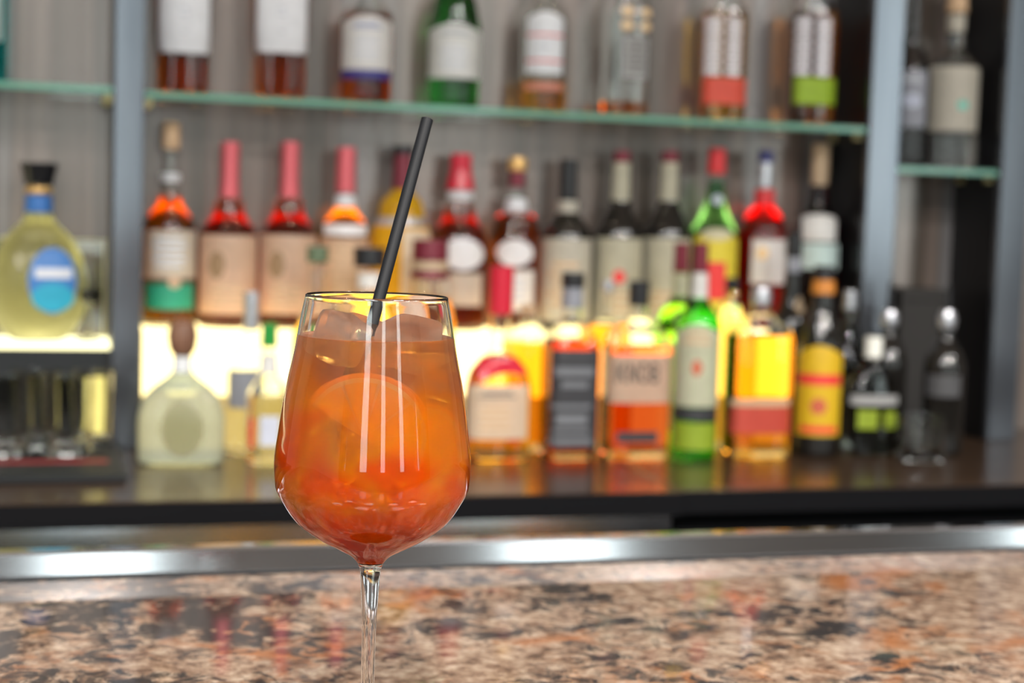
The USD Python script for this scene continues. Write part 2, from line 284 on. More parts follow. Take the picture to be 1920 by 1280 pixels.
# ------------------------------------------------------------------ guest bar with granite top and steel rail
bar = thing('bar_counter', 'polished brown and beige granite bar top with dark and rust coloured patches', 'bar counter', (0, 0, 0))
obj('granite_top', box(-2.2, 3.6, .30, 1.1486, BAR_Z-.032, BAR_Z, .003), 'granite', bar)
obj('front_panel', box(-2.2, 3.6, .55, .60, 0, BAR_Z-.033), 'counter_wood', bar)
obj('back_panel', box(-2.2, 3.6, 1.08, 1.11, 0, BAR_Z-.033), 'black_paint', bar)
rail = thing('steel_rail', 'brushed steel rail running along the rear edge of the granite bar top', 'rail', (0, 0, 0))
def sweep_x(poly, x0, x1):
    a = np.array([[x0, y, z] for y, z in poly]); b = a.copy(); b[:, 0] = x1; n = len(poly)
    return trimesh.Trimesh(np.vstack([a, b])).convex_hull
obj('lip', sweep_x([(1.1525, BAR_Z-.02), (1.1525, BAR_Z+.0022), (1.1555, BAR_Z+.0165), (1.1568, BAR_Z+.0185), (1.172, BAR_Z+.0180), (1.172, BAR_Z-.02)], -2.2, 3.6), 'steel', rail, False)
obj('gasket', box(-2.2, 3.6, 1.1490, 1.1524, BAR_Z-.01, BAR_Z+.0012), 'rubber', rail, label='thin dark seal between granite and steel')

# ------------------------------------------------------------------ back bar: counter, cooler, cabinet, shelves, lit step
bc = thing('back_counter', 'glossy dark brown wooden back counter carrying the front row of bottles', 'counter')
obj('worktop', box(-1.6, .682, 1.662, 2.40, BACK_Z-.026, BACK_Z, .002), 'counter_wood', bc)
obj('worktop', box(.684, 3.0, 1.670, 2.40, BACK_Z-.026, BACK_Z, .002), 'counter_wood', bc)
obj('edge_band', box(-1.6, .682, 1.6590, 1.6618, BACK_Z-.0265, BACK_Z-.001), 'black_edge', bc)
obj('edge_band', box(.684, 3.0, 1.6670, 1.6698, BACK_Z-.0265, BACK_Z-.001), 'black_edge', bc)
cl = thing('bar_cooler', 'brushed steel cooler front under the left part of the back counter', 'cooler')
obj('front_panel', sweep_x([(1.6600, .12), (1.6600, .985), (1.6660, 1.0185), (1.6670, 1.0192), (1.70, 1.0192), (1.70, .12)], -1.6, .671), 'steel', cl, False)
obj('cabinet', box(-1.6, .671, 1.701, 2.38, .02, 1.019), 'black_paint', cl)
bk = thing('back_bar_cabinet', 'dark charcoal shelving frame with posts and streaky taupe back panels', 'cabinet')
obj('base_cabinet', box(.690, 3.0, 1.70, 2.38, 0, 1.0195), 'black_paint', bk)
for x0, x1 in ((-1.6, .0665), (.1035, 1.0866), (1.1336, 1.2990), (1.3460, 3.0)):
    low = BOX_Z-.04 if x0 < 0 else BACK_Z+.0004
    obj('back_panel', box(x0, x1, PANEL_Y, PANEL_Y+.02, low, 2.5), 'panel', bk)
    if x0 < 0: obj('lower_panel', box(x0, x1, PANEL_Y, PANEL_Y+.02, BACK_Z+.0004, low-.0005), 'black_paint', bk)
for x0, x1 in ((.0665, .1035), (1.0866, 1.1336), (1.2990, 1.3460)):
    obj('post', box(x0, x1, POST_Y, POST_Y+.012, BACK_Z+.0004, 2.5, .0015), 'post_paint', bk)
    obj('divider', box(x0, x1, POST_Y+.0122, 2.165, BACK_Z+.0004, 2.5), 'black_paint', bk, label='black side board behind the post')
def shelf(label, x0, x1, z):
    t = thing('glass_shelf', label, 'shelf', (0, 0, 0))
    obj('pane', box(x0, x1, POST_Y+.010, PANEL_Y-.002, z-.008, z, .0008), 'shelf_glass', t)
    obj('polished_edge', box(x0, x1, POST_Y+.0078, POST_Y+.0098, z-.008, z), 'shelf_edge', t, label='bright mint green front edge')
    for x in (x0, x1):
        s = 1 if x == x0 else -1
        for y in (2.045, 2.12): obj('support_pin', box(min(x, x+s*.010), max(x, x+s*.010), y-.004, y+.004, z-.0175, z-.0084, .001), 'brass', t)
shelf('glass shelf with mint green edge in the left compartment above the blue labelled flask', -1.2, .0658, SHELF_Z+.003)
shelf('long glass shelf with mint green edge above the lit step', .1042, 1.0859, SHELF_Z)
shelf('short lower glass shelf with mint green edge in the right compartment', 1.1343, 1.2983, SHELF2_Z-.0002)

st = thing('lit_step', 'glowing yellow acrylic display step under the back row of bottles', 'display step')
obj('glowing_front', box(.1050, .995, 2.0280, 2.0320, BACK_Z+.066, STEP_Z-.0035), 'lit_acrylic', st)
obj('lower_front', box(.1050, .995, 2.0280, 2.0320, BACK_Z+.001, BACK_Z+.0655), 'lit_acrylic_dim', st, label='dimmer lower half of the glowing front')
obj('glowing_top', box(.1050, .995, 2.0280, PANEL_Y-.002, STEP_Z-.0033, STEP_Z-.0002), 'lit_acrylic', st)
obj('dark_end', box(.9955, 1.0855, 2.0280, PANEL_Y-.002, BACK_Z+.0004, STEP_Z-.0002, .001), 'black_paint', st, label='black unlit right end')
obj('base', box(.1050, .995, 2.0330, PANEL_Y-.002, BACK_Z+.0004, STEP_Z-.004), 'black_paint', st)
lb = thing('light_box', 'black light box with glowing top carrying the flask with the blue label', 'light box')
obj('fascia', box(-1.2, .0658, 2.0300, 2.0380, BOX_Z-.042, BOX_Z-.0066, .001), 'rubber', lb)
obj('glowing_top', box(-1.2, .0658, 2.0300, PANEL_Y-.002, BOX_Z-.0064, BOX_Z-.0002), 'lit_acrylic_pale', lb)
obj('bottom', box(-1.2, .0658, 2.0381, PANEL_Y-.002, BOX_Z-.038, BOX_Z-.034), 'black_paint', lb)
obj('leg', box(-.30, -.28, 2.0381, PANEL_Y-.002, BACK_Z+.0004, BOX_Z-.0385), 'black_paint', lb)
obj('leg', box(.045, .065, 2.0481, PANEL_Y-.002, BACK_Z+.0004, BOX_Z-.0385), 'black_paint', lb)
obj('light_strip', box(.0455, .0640, 2.0405, 2.0470, BACK_Z+.012, BOX_Z-.044), 'lit_strip', lb, label='upright glowing strip at the inner side of the box')
ac = thing('acrylic_sheet', 'upright clear acrylic sheet with pale lit edge behind the flask with the blue label', 'acrylic sheet')
obj('pane', box(-.14, .0600, 2.1380, 2.1400, BOX_Z, 1.300), 'acrylic', ac)
obj('edge', box(.0602, .0622, 2.1380, 2.1400, BOX_Z, 1.300), 'acrylic_edge', ac); obj('edge', box(-.14, .0622, 2.1380, 2.1400, 1.3002, 1.3020), 'acrylic_edge', ac)
for i, (x, y) in enumerate(((-.5, 1.35), (.55, 1.35), (1.6, 1.35))):
    t = thing('added_downlight', f'round recessed ceiling lamp added above the bar aisle, {["left", "middle", "right"][i]} one of three', 'lamp', (x, y, H), 0, 'added ceiling lamps over the bar aisle')
    obj('trim_ring', lathe([(-.012, .050), (-.012, .066), (-.001, .068), (-.001, .050)], 32, False, True), 'window_frame', t)
    obj('added_lamp_face', lathe([(-.006, .049), (-.002, .049)], 32), 'added_lamp_face', t)
    l = UsdLux.DiskLight.Define(stage, f'/World/added_downlight_beam_{i+1:03d}'); l.CreateRadiusAttr(.048); l.CreateIntensityAttr(ADDED_DOWNLIGHT); l.CreateColorAttr(Gf.Vec3f(1., .80, .58)); l.AddTranslateOp().Set((x, y, H-.014))

for i, (x, y, side) in enumerate(((-1.05, -.15, 'left'), (.05, -.15, 'middle'), (1.15, -.15, 'right'))):
    t = thing('added_pendant', f'added black dome pendant lamp over the granite bar, {side} one of three', 'lamp', (x, y, 2.25), 0, 'added pendant lamps over the granite bar')
    obj('shade', lathe([(-.002, .125), (.05, .115), (.10, .075), (.13, .030), (.133, .030), (.103, .078), (.052, .119), (-.002, .128)][::1], 40, False, True), 'cap_black', t)
    obj('cord', lathe([(.134, .003), (H-2.25-.001, .003)], 10), 'cap_black', t); obj('added_bulb', lathe([(.060, .010), (.068, .026), (.085, .033), (.10, .026), (.125, .014)], 24), 'added_bulb', t)
    l = UsdLux.DiskLight.Define(stage, f'/World/added_pendant_beam_{i+1:03d}'); l.CreateRadiusAttr(.030); l.CreateIntensityAttr(ADDED_BAR_LAMP); l.CreateColorAttr(Gf.Vec3f(1., .92, .82)); l.AddTranslateOp().Set((x, y, 2.30))
for i, (x, y) in enumerate(ADDED_CEILING_LIGHTS):
    t = thing('added_ceiling_light', f'added square ceiling luminaire in the row {"nearest the bar" if y > -1 else "nearest the windows"}, {["first", "second", "third", "fourth"][i % 4]} from left', 'lamp', (x, y, H), 0, 'added square ceiling luminaires')
    obj('frame', cat(box(-.31, .31, -.31, -.285, -.05, 0), box(-.31, .31, .285, .31, -.05, 0), box(-.31, -.285, -.285, .285, -.05, 0), box(.285, .31, -.285, .285, -.05, 0)), 'window_frame', t)
    obj('diffuser', box(-.284, .284, -.284, .284, -.035, -.028), 'added_lamp_panel', t)

# ------------------------------------------------------------------ bottles: name, label, group, base point, glass, liquid, fill height, body (z, half width), parts, section, depth ratio
bottle('spirit_bottle','amber bottle with tall white tapering label,first from left on the long shelf','bottles on the long glass shelf',(0.1548,2.0920,1.4880),'g_clear','liq_bourbon',0.1612,
  [(0.0,0.0292),(0.0137,0.0312),(0.0472,0.0312),(0.0807,0.0339),(0.1478,0.0353),(0.1813,0.0272),(0.2014,0.0115),(0.2484,0.0102)],
  [('L','stopper','cap_black',[(0.247,0.0122),(0.2718,0.0122)]),('P','label','paper_white',(0.0526,0.1612,-0.0312,0.0312),'rect','',0),('P','print','ink_pale',(0.1052,0.1089,-0.0043,0.0043),'rect','label',1),('P','print','ink_pale',(0.0978,0.1015,-0.0054,0.0054),'rect','label',1),('P','print','ink_pale',(0.0774,0.0794,-0.0038,0.0038),'rect','label',1)],3.5,0.75,1)
bottle('spirit_bottle','amber bottle with tall white tapering label,second from left on the long shelf','bottles on the long glass shelf',(0.2779,2.0920,1.4880),'g_clear','liq_bourbon',0.1701,
  [(0.0,0.0297),(0.0201,0.0317),(0.0542,0.0317),(0.0883,0.0345),(0.1564,0.0359),(0.1905,0.0276),(0.211,0.0117),(0.2587,0.0104)],
  [('L','stopper','cap_black',[(0.2574,0.0124),(0.2826,0.0124)]),('P','label','paper_white',(0.0596,0.1701,-0.0317,0.0317),'rect','',0),('P','print','ink_pale',(0.1131,0.1169,-0.0044,0.0044),'rect','label',1),('P','print','ink_pale',(0.1056,0.1094,-0.0055,0.0055),'rect','label',1),('P','print','ink_pale',(0.0848,0.0869,-0.0039,0.0039),'rect','label',1)],3.5,0.75,1)
bottle('spirit_bottle','amber whisky bottle with white label over navy blue band on the long shelf','bottles on the long glass shelf',(0.3893,2.0920,1.4880),'g_clear','liq_bourbon',0.1172,
  [(0.0,0.0322),(0.0134,0.0336),(0.0951,0.0336),(0.1158,0.0322),(0.1283,0.0238),(0.1435,0.0126),(0.192,0.0105)],
  [('L','cap','cap_navy',[(0.1781,0.0126),(0.2058,0.0126)]),('P','label','paper_offwhite',(0.0439,0.1131,-0.0315,0.0315),'arch','',0),('P','blue_band','paper_navy',(0.0321,0.0432,-0.0315,0.0315),'rect','',0),('P','print','ink_blue',(0.1013,0.1034,-0.0146,0.0146),'rect','label',1),('P','print','ink_blue',(0.0972,0.0992,-0.0182,0.0182),'rect','label',1),('P','print','ink_pale',(0.0834,0.0868,-0.0134,0.0134),'rect','label',1),('P','print','ink_pale',(0.0768,0.0801,-0.0168,0.0168),'rect','label',1),('P','print','ink_pale',(0.0702,0.0735,-0.0134,0.0134),'rect','label',1),('P','print','ink_pale',(0.0635,0.0668,-0.0168,0.0168),'rect','label',1),('P','print','ink_pale',(0.0569,0.0602,-0.0134,0.0134),'rect','label',1)],2,1.0,1)
bottle('spirit_bottle','green glass whisky bottle with plain white label on the long glass shelf','bottles on the long glass shelf',(0.5074,2.0920,1.4880),'g_green','',0,
  [(0.0,0.0327),(0.0137,0.0341),(0.1093,0.0341),(0.1199,0.032),(0.1445,0.027),(0.1656,0.0142),(0.2148,0.0114)],
  [('L','cap','foil_gold',[(0.2007,0.0135),(0.2289,0.0135)]),('P','label','paper_offwhite',(0.039,0.1093,-0.0334,0.0334),'arch','',0),('P','print','ink_grey',(0.0988,0.1009,-0.0159,0.0159),'rect','label',1),('P','print','ink_grey',(0.0946,0.0967,-0.0199,0.0199),'rect','label',1),('P','print','ink_pale',(0.0778,0.0812,-0.0148,0.0148),'rect','label',1),('P','print','ink_pale',(0.0711,0.0745,-0.0185,0.0185),'rect','label',1),('P','print','ink_pale',(0.0643,0.0677,-0.0148,0.0148),'rect','label',1),('P','print','ink_pale',(0.0576,0.061,-0.0185,0.0185),'rect','label',1),('P','print','ink_pale',(0.0508,0.0542,-0.0148,0.0148),'rect','label',1)],2,1.0,1)
bottle('spirit_bottle','clear bottle with stacked bright white labels and thin red rules on the long glass shelf','bottles on the long glass shelf',(0.6321,2.0920,1.4880),'g_clear','liq_amber',0.0456,
  [(0.0,0.0303),(0.0106,0.0318),(0.1242,0.0318),(0.1421,0.026),(0.1635,0.013),(0.21,0.0108)],
  [('L','cap','cap_red',[(0.1957,0.013),(0.2243,0.013)]),('P','label','paper_white',(0.0514,0.1342,-0.0231,0.0246),'arch','',0),('P','red_rule','ink_red',(0.1014,0.1042,-0.0231,0.0246),'rect','label',1),('P','red_rule','ink_red',(0.0671,0.0699,-0.0231,0.0246),'rect','label',1),('P','lower_label','paper_salmon',(0.0299,0.0399,-0.0246,0.026),'rect','',0),('P','print','ink_pale',(0.0923,0.0957,-0.0069,0.0069),'rect','label',1),('P','print','ink_pale',(0.0857,0.089,-0.0087,0.0087),'rect','label',1),('P','print','ink_pale',(0.079,0.0823,-0.0069,0.0069),'rect','label',1)],2,1.0,1)
bottle('spirit_bottle','nearly empty clear bottle with gold spots and pale grey lettering on the long glass shelf','bottles on the long glass shelf',(0.7484,2.0920,1.4880),'g_clear','liq_bourbon',0.0213,
  [(0.0,0.0308),(0.0097,0.0323),(0.1388,0.0323),(0.157,0.0271),(0.1823,0.0132),(0.2259,0.011)],
  [('L','cap','cap_black',[(0.2114,0.0132),(0.2404,0.0132)]),('P','gold_spot','ink_gold',(0.1367,0.1483,-0.0148,0.0023),'oval','',0),('P','gold_spot','ink_gold',(0.1367,0.1483,0.0132,0.0303),'oval','',0),('P','gold_spot','ink_gold',(0.1178,0.1294,-0.0151,0.002),'oval','',0),('P','gold_spot','ink_gold',(0.1178,0.1294,0.0129,0.0301),'oval','',0),('P','label','paper_grey',(0.0532,0.1084,-0.0112,0.0262),'rect','',0),('P','print','ink_dark',(0.1001,0.104,-0.0037,0.0187),'rect','label',1),('P','print','ink_dark',(0.0924,0.0963,-0.0065,0.0215),'rect','label',1),('P','print','ink_dark',(0.0847,0.0885,-0.0037,0.0187),'rect','label',1),('P','print','ink_dark',(0.0769,0.0808,-0.0065,0.0215),'rect','label',1),('P','print','ink_dark',(0.0692,0.0731,-0.0037,0.0187),'rect','label',1),('P','print','ink_dark',(0.0615,0.0653,-0.0065,0.0215),'rect','label',1)],3,0.7,0)
bottle('whiskey_flask','amber oval whiskey bottle with raised letters painted as pale window reflections and coral red band on the long shelf','bottles on the long glass shelf',(0.8947,2.0920,1.4880),'g_clear','liq_orange',0.1541,
  [(0.0,0.0291),(0.0101,0.0321),(0.0596,0.0321),(0.1408,0.0321),(0.1541,0.0299),(0.1644,0.0231),(0.1763,0.0149),(0.2221,0.0119)],
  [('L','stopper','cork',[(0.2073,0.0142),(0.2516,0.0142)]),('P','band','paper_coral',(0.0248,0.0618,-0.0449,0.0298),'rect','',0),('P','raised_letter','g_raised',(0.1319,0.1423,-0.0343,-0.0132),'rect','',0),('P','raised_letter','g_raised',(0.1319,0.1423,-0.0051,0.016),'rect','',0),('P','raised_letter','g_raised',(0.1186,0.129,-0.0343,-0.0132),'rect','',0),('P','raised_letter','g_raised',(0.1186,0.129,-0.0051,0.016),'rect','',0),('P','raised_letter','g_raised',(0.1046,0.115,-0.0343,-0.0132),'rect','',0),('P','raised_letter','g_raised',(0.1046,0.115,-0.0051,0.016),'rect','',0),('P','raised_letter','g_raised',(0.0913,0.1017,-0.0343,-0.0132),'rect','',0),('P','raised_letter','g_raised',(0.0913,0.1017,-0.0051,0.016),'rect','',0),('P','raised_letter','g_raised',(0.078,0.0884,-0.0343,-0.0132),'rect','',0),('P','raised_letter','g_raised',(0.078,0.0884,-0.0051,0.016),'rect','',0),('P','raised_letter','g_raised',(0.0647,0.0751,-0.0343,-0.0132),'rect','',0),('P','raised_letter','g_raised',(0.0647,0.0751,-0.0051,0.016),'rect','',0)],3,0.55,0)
bottle('whiskey_flask','dark oval whiskey bottle with raised letters painted as pale window reflections and lime green band on the long shelf','bottles on the long glass shelf',(1.0319,2.0920,1.4880),'g_clear','liq_bourbon',0.163,
  [(0.0,0.0296),(0.0165,0.0326),(0.0668,0.0326),(0.1495,0.0326),(0.163,0.0304),(0.1735,0.0235),(0.1855,0.0152),(0.2321,0.0121)],
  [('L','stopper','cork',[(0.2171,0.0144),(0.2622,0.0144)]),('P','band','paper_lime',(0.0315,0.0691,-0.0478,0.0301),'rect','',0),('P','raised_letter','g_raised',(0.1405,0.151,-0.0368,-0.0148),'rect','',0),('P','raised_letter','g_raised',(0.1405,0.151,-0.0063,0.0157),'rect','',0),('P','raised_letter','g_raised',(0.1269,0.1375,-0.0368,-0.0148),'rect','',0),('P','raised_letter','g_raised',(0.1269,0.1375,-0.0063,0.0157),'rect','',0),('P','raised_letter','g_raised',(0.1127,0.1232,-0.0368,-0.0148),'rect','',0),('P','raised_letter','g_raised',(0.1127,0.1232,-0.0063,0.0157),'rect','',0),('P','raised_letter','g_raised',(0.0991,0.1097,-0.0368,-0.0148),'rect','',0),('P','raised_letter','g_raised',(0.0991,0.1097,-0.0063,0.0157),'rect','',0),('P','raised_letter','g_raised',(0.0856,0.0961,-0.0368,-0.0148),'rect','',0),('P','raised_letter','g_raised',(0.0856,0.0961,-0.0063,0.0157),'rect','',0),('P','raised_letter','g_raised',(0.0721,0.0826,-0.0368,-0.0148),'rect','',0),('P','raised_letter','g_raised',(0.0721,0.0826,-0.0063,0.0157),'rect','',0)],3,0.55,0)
bottle('spirit_bottle','dark clear-necked bottle with grey frosted print on the small right-hand glass shelf','bottles on the small right-hand glass shelf',(1.1871,2.0920,1.4362),'g_smoke','',0,
  [(0.0,0.0263),(0.0141,0.0279),(0.1347,0.0279),(0.1539,0.0232),(0.1808,0.0124),(0.2423,0.0108),(0.2884,0.0101)],
  [('L','cap','cap_silver',[(0.273,0.0124),(0.3038,0.0124)]),('P','label','paper_slate',(0.0579,0.1386,-0.0232,0.0232),'rect','',0),('P','seal','paper_paleblue',(0.0855,0.1055,-0.0108,0.017),'oval','label',1),('P','print','ink_pale',(0.1278,0.1301,-0.0136,0.0136),'rect','label',1),('P','print','ink_pale',(0.1232,0.1255,-0.017,0.017),'rect','label',1)],2,1.0,1)
bottle('spirit_bottle','clear bottle with cream label and tan stopper on the small right-hand glass shelf','bottles on the small right-hand glass shelf',(1.2565,2.0920,1.4362),'g_clear','',0,
  [(0.0,0.0359),(0.0153,0.0375),(0.1385,0.0375),(0.1501,0.0344),(0.1656,0.0187),(0.1757,0.0117),(0.2315,0.0117)],
  [('L','stopper','cork',[(0.2268,0.0156),(0.2702,0.0133)]),('L','neck_collar','paper_cream',[(0.1989,0.0129),(0.2237,0.0133)]),('P','label','paper_cream',(0.0548,0.1478,-0.0328,0.0359),'rect','',0),('P','emblem','ink_teal',(0.0858,0.0982,0.0078,0.0219),'oval','label',1)],2,1.0,1)
bottle('whisky_bottle','clear-necked whisky bottle with cork,cream label and green lower label,leftmost on the lit step','bottles in the back row on the lit step',(0.1405,2.0980,1.1939),'g_clear','liq_amber',0.1644,
  [(0.0,0.0316),(0.0024,0.0337),(0.1177,0.0337),(0.1349,0.0302),(0.1486,0.022),(0.1644,0.0131),(0.1795,0.011),(0.2276,0.0096)],
  [('L','cork','cork',[(0.2262,0.011),(0.2399,0.0117),(0.2612,0.011)]),('L','neck_collar','paper_white',[(0.185,0.0124),(0.196,0.0124)]),('P','label','paper_cream',(0.0628,0.1239,-0.033,0.033),'rect','',0),('P','lower_label','paper_teal',(0.0237,0.0566,-0.0289,0.0302),'rect','',0),('P','emblem','paper_peach',(0.0505,0.0642,-0.0014,0.0151),'oval','lower_label',1),('P','print','ink_pale',(0.1108,0.115,-0.0165,0.0165),'rect','label',1),('P','print','ink_pale',(0.1024,0.1066,-0.0206,0.0206),'rect','label',1),('P','print','ink_pale',(0.0941,0.0982,-0.0165,0.0165),'rect','label',1),('P','print','ink_pale',(0.0857,0.0899,-0.0206,0.0206),'rect','label',1),('P','print','ink_pale',(0.0773,0.0815,-0.0165,0.0165),'rect','label',1)],2,1.0,1)
bottle('bourbon_bottle','dark bourbon bottle with pink foil and peach label,second from left on the lit step','bottles in the back row on the lit step',(0.2157,2.0980,1.1939),'g_clear','liq_bourbon',0.1628,
  [(0.0,0.0361),(0.0047,0.0382),(0.1128,0.0382),(0.1253,0.034),(0.1371,0.0264),(0.1461,0.0201),(0.1614,0.0174),(0.1752,0.0111),(0.2168,0.0104)],
  [('L','neck_foil','foil_pink',[(0.1669,0.0139),(0.1891,0.0121),(0.239,0.0121)]),('P','label','paper_peach',(0.0185,0.1198,-0.0361,0.0361),'rect','',0),('P','bird_print','ink_brown',(0.0643,0.099,-0.0236,-0.0042),'oval','label',1),('P','print','ink_tan',(0.0535,0.0574,-0.0167,0.0167),'rect','label',1),('P','print','ink_tan',(0.0457,0.0496,-0.0208,0.0208),'rect','label',1),('P','print','ink_tan',(0.0379,0.0418,-0.0167,0.0167),'rect','label',1),('P','print','ink_tan',(0.0301,0.034,-0.0208,0.0208),'rect','label',1)],2,1.0,1)
bottle('bourbon_bottle','dark bourbon bottle with pink foil and peach label,third from left on the lit step','bottles in the back row on the lit step',(0.2931,2.0980,1.1939),'g_clear','liq_bourbon',0.1653,
  [(0.0,0.0365),(0.0056,0.0386),(0.1149,0.0386),(0.1275,0.0344),(0.1394,0.0266),(0.1485,0.0203),(0.1639,0.0175),(0.1779,0.0112),(0.2199,0.0105)],
  [('L','neck_foil','foil_pink',[(0.1695,0.014),(0.1919,0.0123),(0.2423,0.0123)]),('P','label','paper_peach',(0.0196,0.1219,-0.0365,0.0365),'rect','',0),('P','bird_print','ink_brown',(0.0658,0.1008,-0.0238,-0.0042),'oval','label',1),('P','print','ink_tan',(0.0549,0.0588,-0.0168,0.0168),'rect','label',1),('P','print','ink_tan',(0.047,0.0509,-0.021,0.021),'rect','label',1),('P','print','ink_tan',(0.0391,0.043,-0.0168,0.0168),'rect','label',1),('P','print','ink_tan',(0.0312,0.0352,-0.021,0.021),'rect','label',1)],2,1.0,1)
bottle('liqueur_bottle','honey coloured liqueur bottle with pink foil and a white neck band on the lit step','bottles in the back row on the lit step',(0.3670,2.0980,1.1939),'g_clear','liq_honey',0.1578,
  [(0.0,0.0319),(0.005,0.034),(0.1203,0.034),(0.1323,0.0311),(0.1451,0.0241),(0.1578,0.0142),(0.1734,0.0113),(0.2229,0.0106)],
  [('L','neck_foil','foil_pink',[(0.179,0.0134),(0.2384,0.0127)]),('L','neck_band','paper_white',[(0.1606,0.0142),(0.1762,0.0127)]),('P','label','paper_peach',(0.0178,0.1196,-0.0319,0.0319),'rect','',0),('P','white_strip','paper_white',(0.1239,0.1373,-0.0269,0.0283),'rect','',0),('P','print','ink_tan',(0.1038,0.1097,-0.0159,0.0159),'rect','label',1),('P','print','ink_tan',(0.092,0.0979,-0.0198,0.0198),'rect','label',1),('P','print','ink_tan',(0.0802,0.0861,-0.0159,0.0159),'rect','label',1),('P','print','ink_tan',(0.0684,0.0743,-0.0198,0.0198),'rect','label',1),('P','print','ink_tan',(0.0567,0.0626,-0.0159,0.0159),'rect','label',1),('P','print','ink_tan',(0.0449,0.0508,-0.0198,0.0198),'rect','label',1)],2,1.0,1)
bottle('liqueur_bottle','yellow liqueur bottle with domed shoulder and dark red neck behind the straw','bottles in the back row on the lit step',(0.4432,2.0980,1.1939),'g_yellow','',0,
  [(0.0,0.0379),(0.0045,0.04),(0.1188,0.04),(0.1331,0.0372),(0.1438,0.0329),(0.1531,0.03),(0.1652,0.0286),(0.1759,0.0214),(0.1845,0.0129),(0.2259,0.0107)],
  [('L','neck_foil','foil_maroon',[(0.1859,0.0136),(0.2331,0.0122)]),('L','cap','cap_black',[(0.2323,0.0143),(0.2438,0.0143)]),('L','shoulder_collar','foil_silver',[(0.1373,0.0361),(0.1488,0.0325)]),('P','label','paper_cream',(0.0188,0.1331,0.0014,0.0386),'rect','',0),('P','print','ink_tan',(0.1051,0.1116,0.0143,0.0257),'rect','label',1),('P','print','ink_tan',(0.092,0.0985,0.0129,0.0272),'rect','label',1),('P','print','ink_tan',(0.0789,0.0854,0.0143,0.0257),'rect','label',1),('P','print','ink_tan',(0.0658,0.0723,0.0129,0.0272),'rect','label',1),('P','print','ink_tan',(0.0527,0.0592,0.0143,0.0257),'rect','label',1),('P','print','ink_tan',(0.0396,0.0461,0.0129,0.0272),'rect','label',1)],2,1.0,1)
bottle('whiskey_bottle','dark red whiskey bottle with red dipped neck and round white label on the lit step','bottles in the back row on the lit step',(0.5226,2.0980,1.1939),'g_clear','liq_bourbon',0.1627,
  [(0.0,0.0361),(0.0046,0.0383),(0.1136,0.0383),(0.1317,0.0347),(0.1497,0.0231),(0.1656,0.0195),(0.1822,0.0159),(0.2146,0.013),(0.2349,0.0123)],
  [('L','wax_cap','wax_red',[(0.1879,0.0195),(0.2002,0.0173),(0.2132,0.0144),(0.2161,0.0141),(0.2363,0.0141)]),('L','neck_label','paper_white',[(0.1742,0.0173),(0.1858,0.0173)]),('P','label','paper_white',(0.0811,0.1244,-0.0217,0.0332),'oval','',0),('P','lower_label','paper_cream',(0.0342,0.0775,-0.0318,0.0318),'rect','',0)],2,1.0,1)
bottle('bourbon_bottle','orange bourbon bottle with gold capped cork and white oval label on the lit step','bottles in the back row on the lit step',(0.6016,2.0980,1.1939),'g_clear','liq_orange',0.1564,
  [(0.0,0.0321),(0.0041,0.0343),(0.1229,0.0343),(0.1375,0.0314),(0.1557,0.0263),(0.163,0.016),(0.1812,0.0117),(0.2104,0.0102)],
  [('L','stopper','foil_gold',[(0.2162,0.0124),(0.2249,0.0131),(0.2344,0.0117)]),('L','neck_foil','foil_maroon',[(0.1943,0.012),(0.2162,0.0109)]),('L','neck_label','paper_white',[(0.1579,0.0175),(0.1798,0.0131)]),('P','label','paper_white',(0.0879,0.1244,-0.0248,0.0248),'oval','',0),('P','lower_label','paper_offwhite',(0.0281,0.0828,-0.0263,0.0263),'rect','',0),('P','print','ink_pale',(0.0677,0.0719,-0.0128,0.0128),'rect','lower_label',1),('P','print','ink_pale',(0.0593,0.0635,-0.016,0.016),'rect','lower_label',1),('P','print','ink_pale',(0.0509,0.0551,-0.0128,0.0128),'rect','lower_label',1),('P','print','ink_pale',(0.0425,0.0467,-0.016,0.016),'rect','lower_label',1)],2,1.0,1)
bottle('whisky_bottle','black bottle with cream neck ring and wide cream label,black cap,on the lit step','bottles in the back row on the lit step',(0.6749,2.0980,1.1939),'g_black','',0,
  [(0.0,0.0339),(0.0042,0.0361),(0.1211,0.0361),(0.1358,0.0331),(0.1542,0.0206),(0.1653,0.0132),(0.2057,0.011)],
  [('L','cap','cap_black',[(0.1822,0.0125),(0.2352,0.0125)]),('L','neck_ring','paper_cream',[(0.1616,0.0147),(0.1785,0.0136)]),('P','label','paper_cream',(0.0144,0.127,-0.0339,0.0346),'rect','',0),('P','print','ink_tan',(0.0888,0.0954,-0.0177,0.0177),'rect','label',1),('P','print','ink_tan',(0.0755,0.0821,-0.0221,0.0221),'rect','label',1),('P','print','ink_tan',(0.0623,0.0689,-0.0177,0.0177),'rect','label',1),('P','print','ink_tan',(0.049,0.0556,-0.0221,0.0221),'rect','label',1),('P','print','ink_tan',(0.0358,0.0424,-0.0177,0.0177),'rect','label',1)],2,1.0,1)
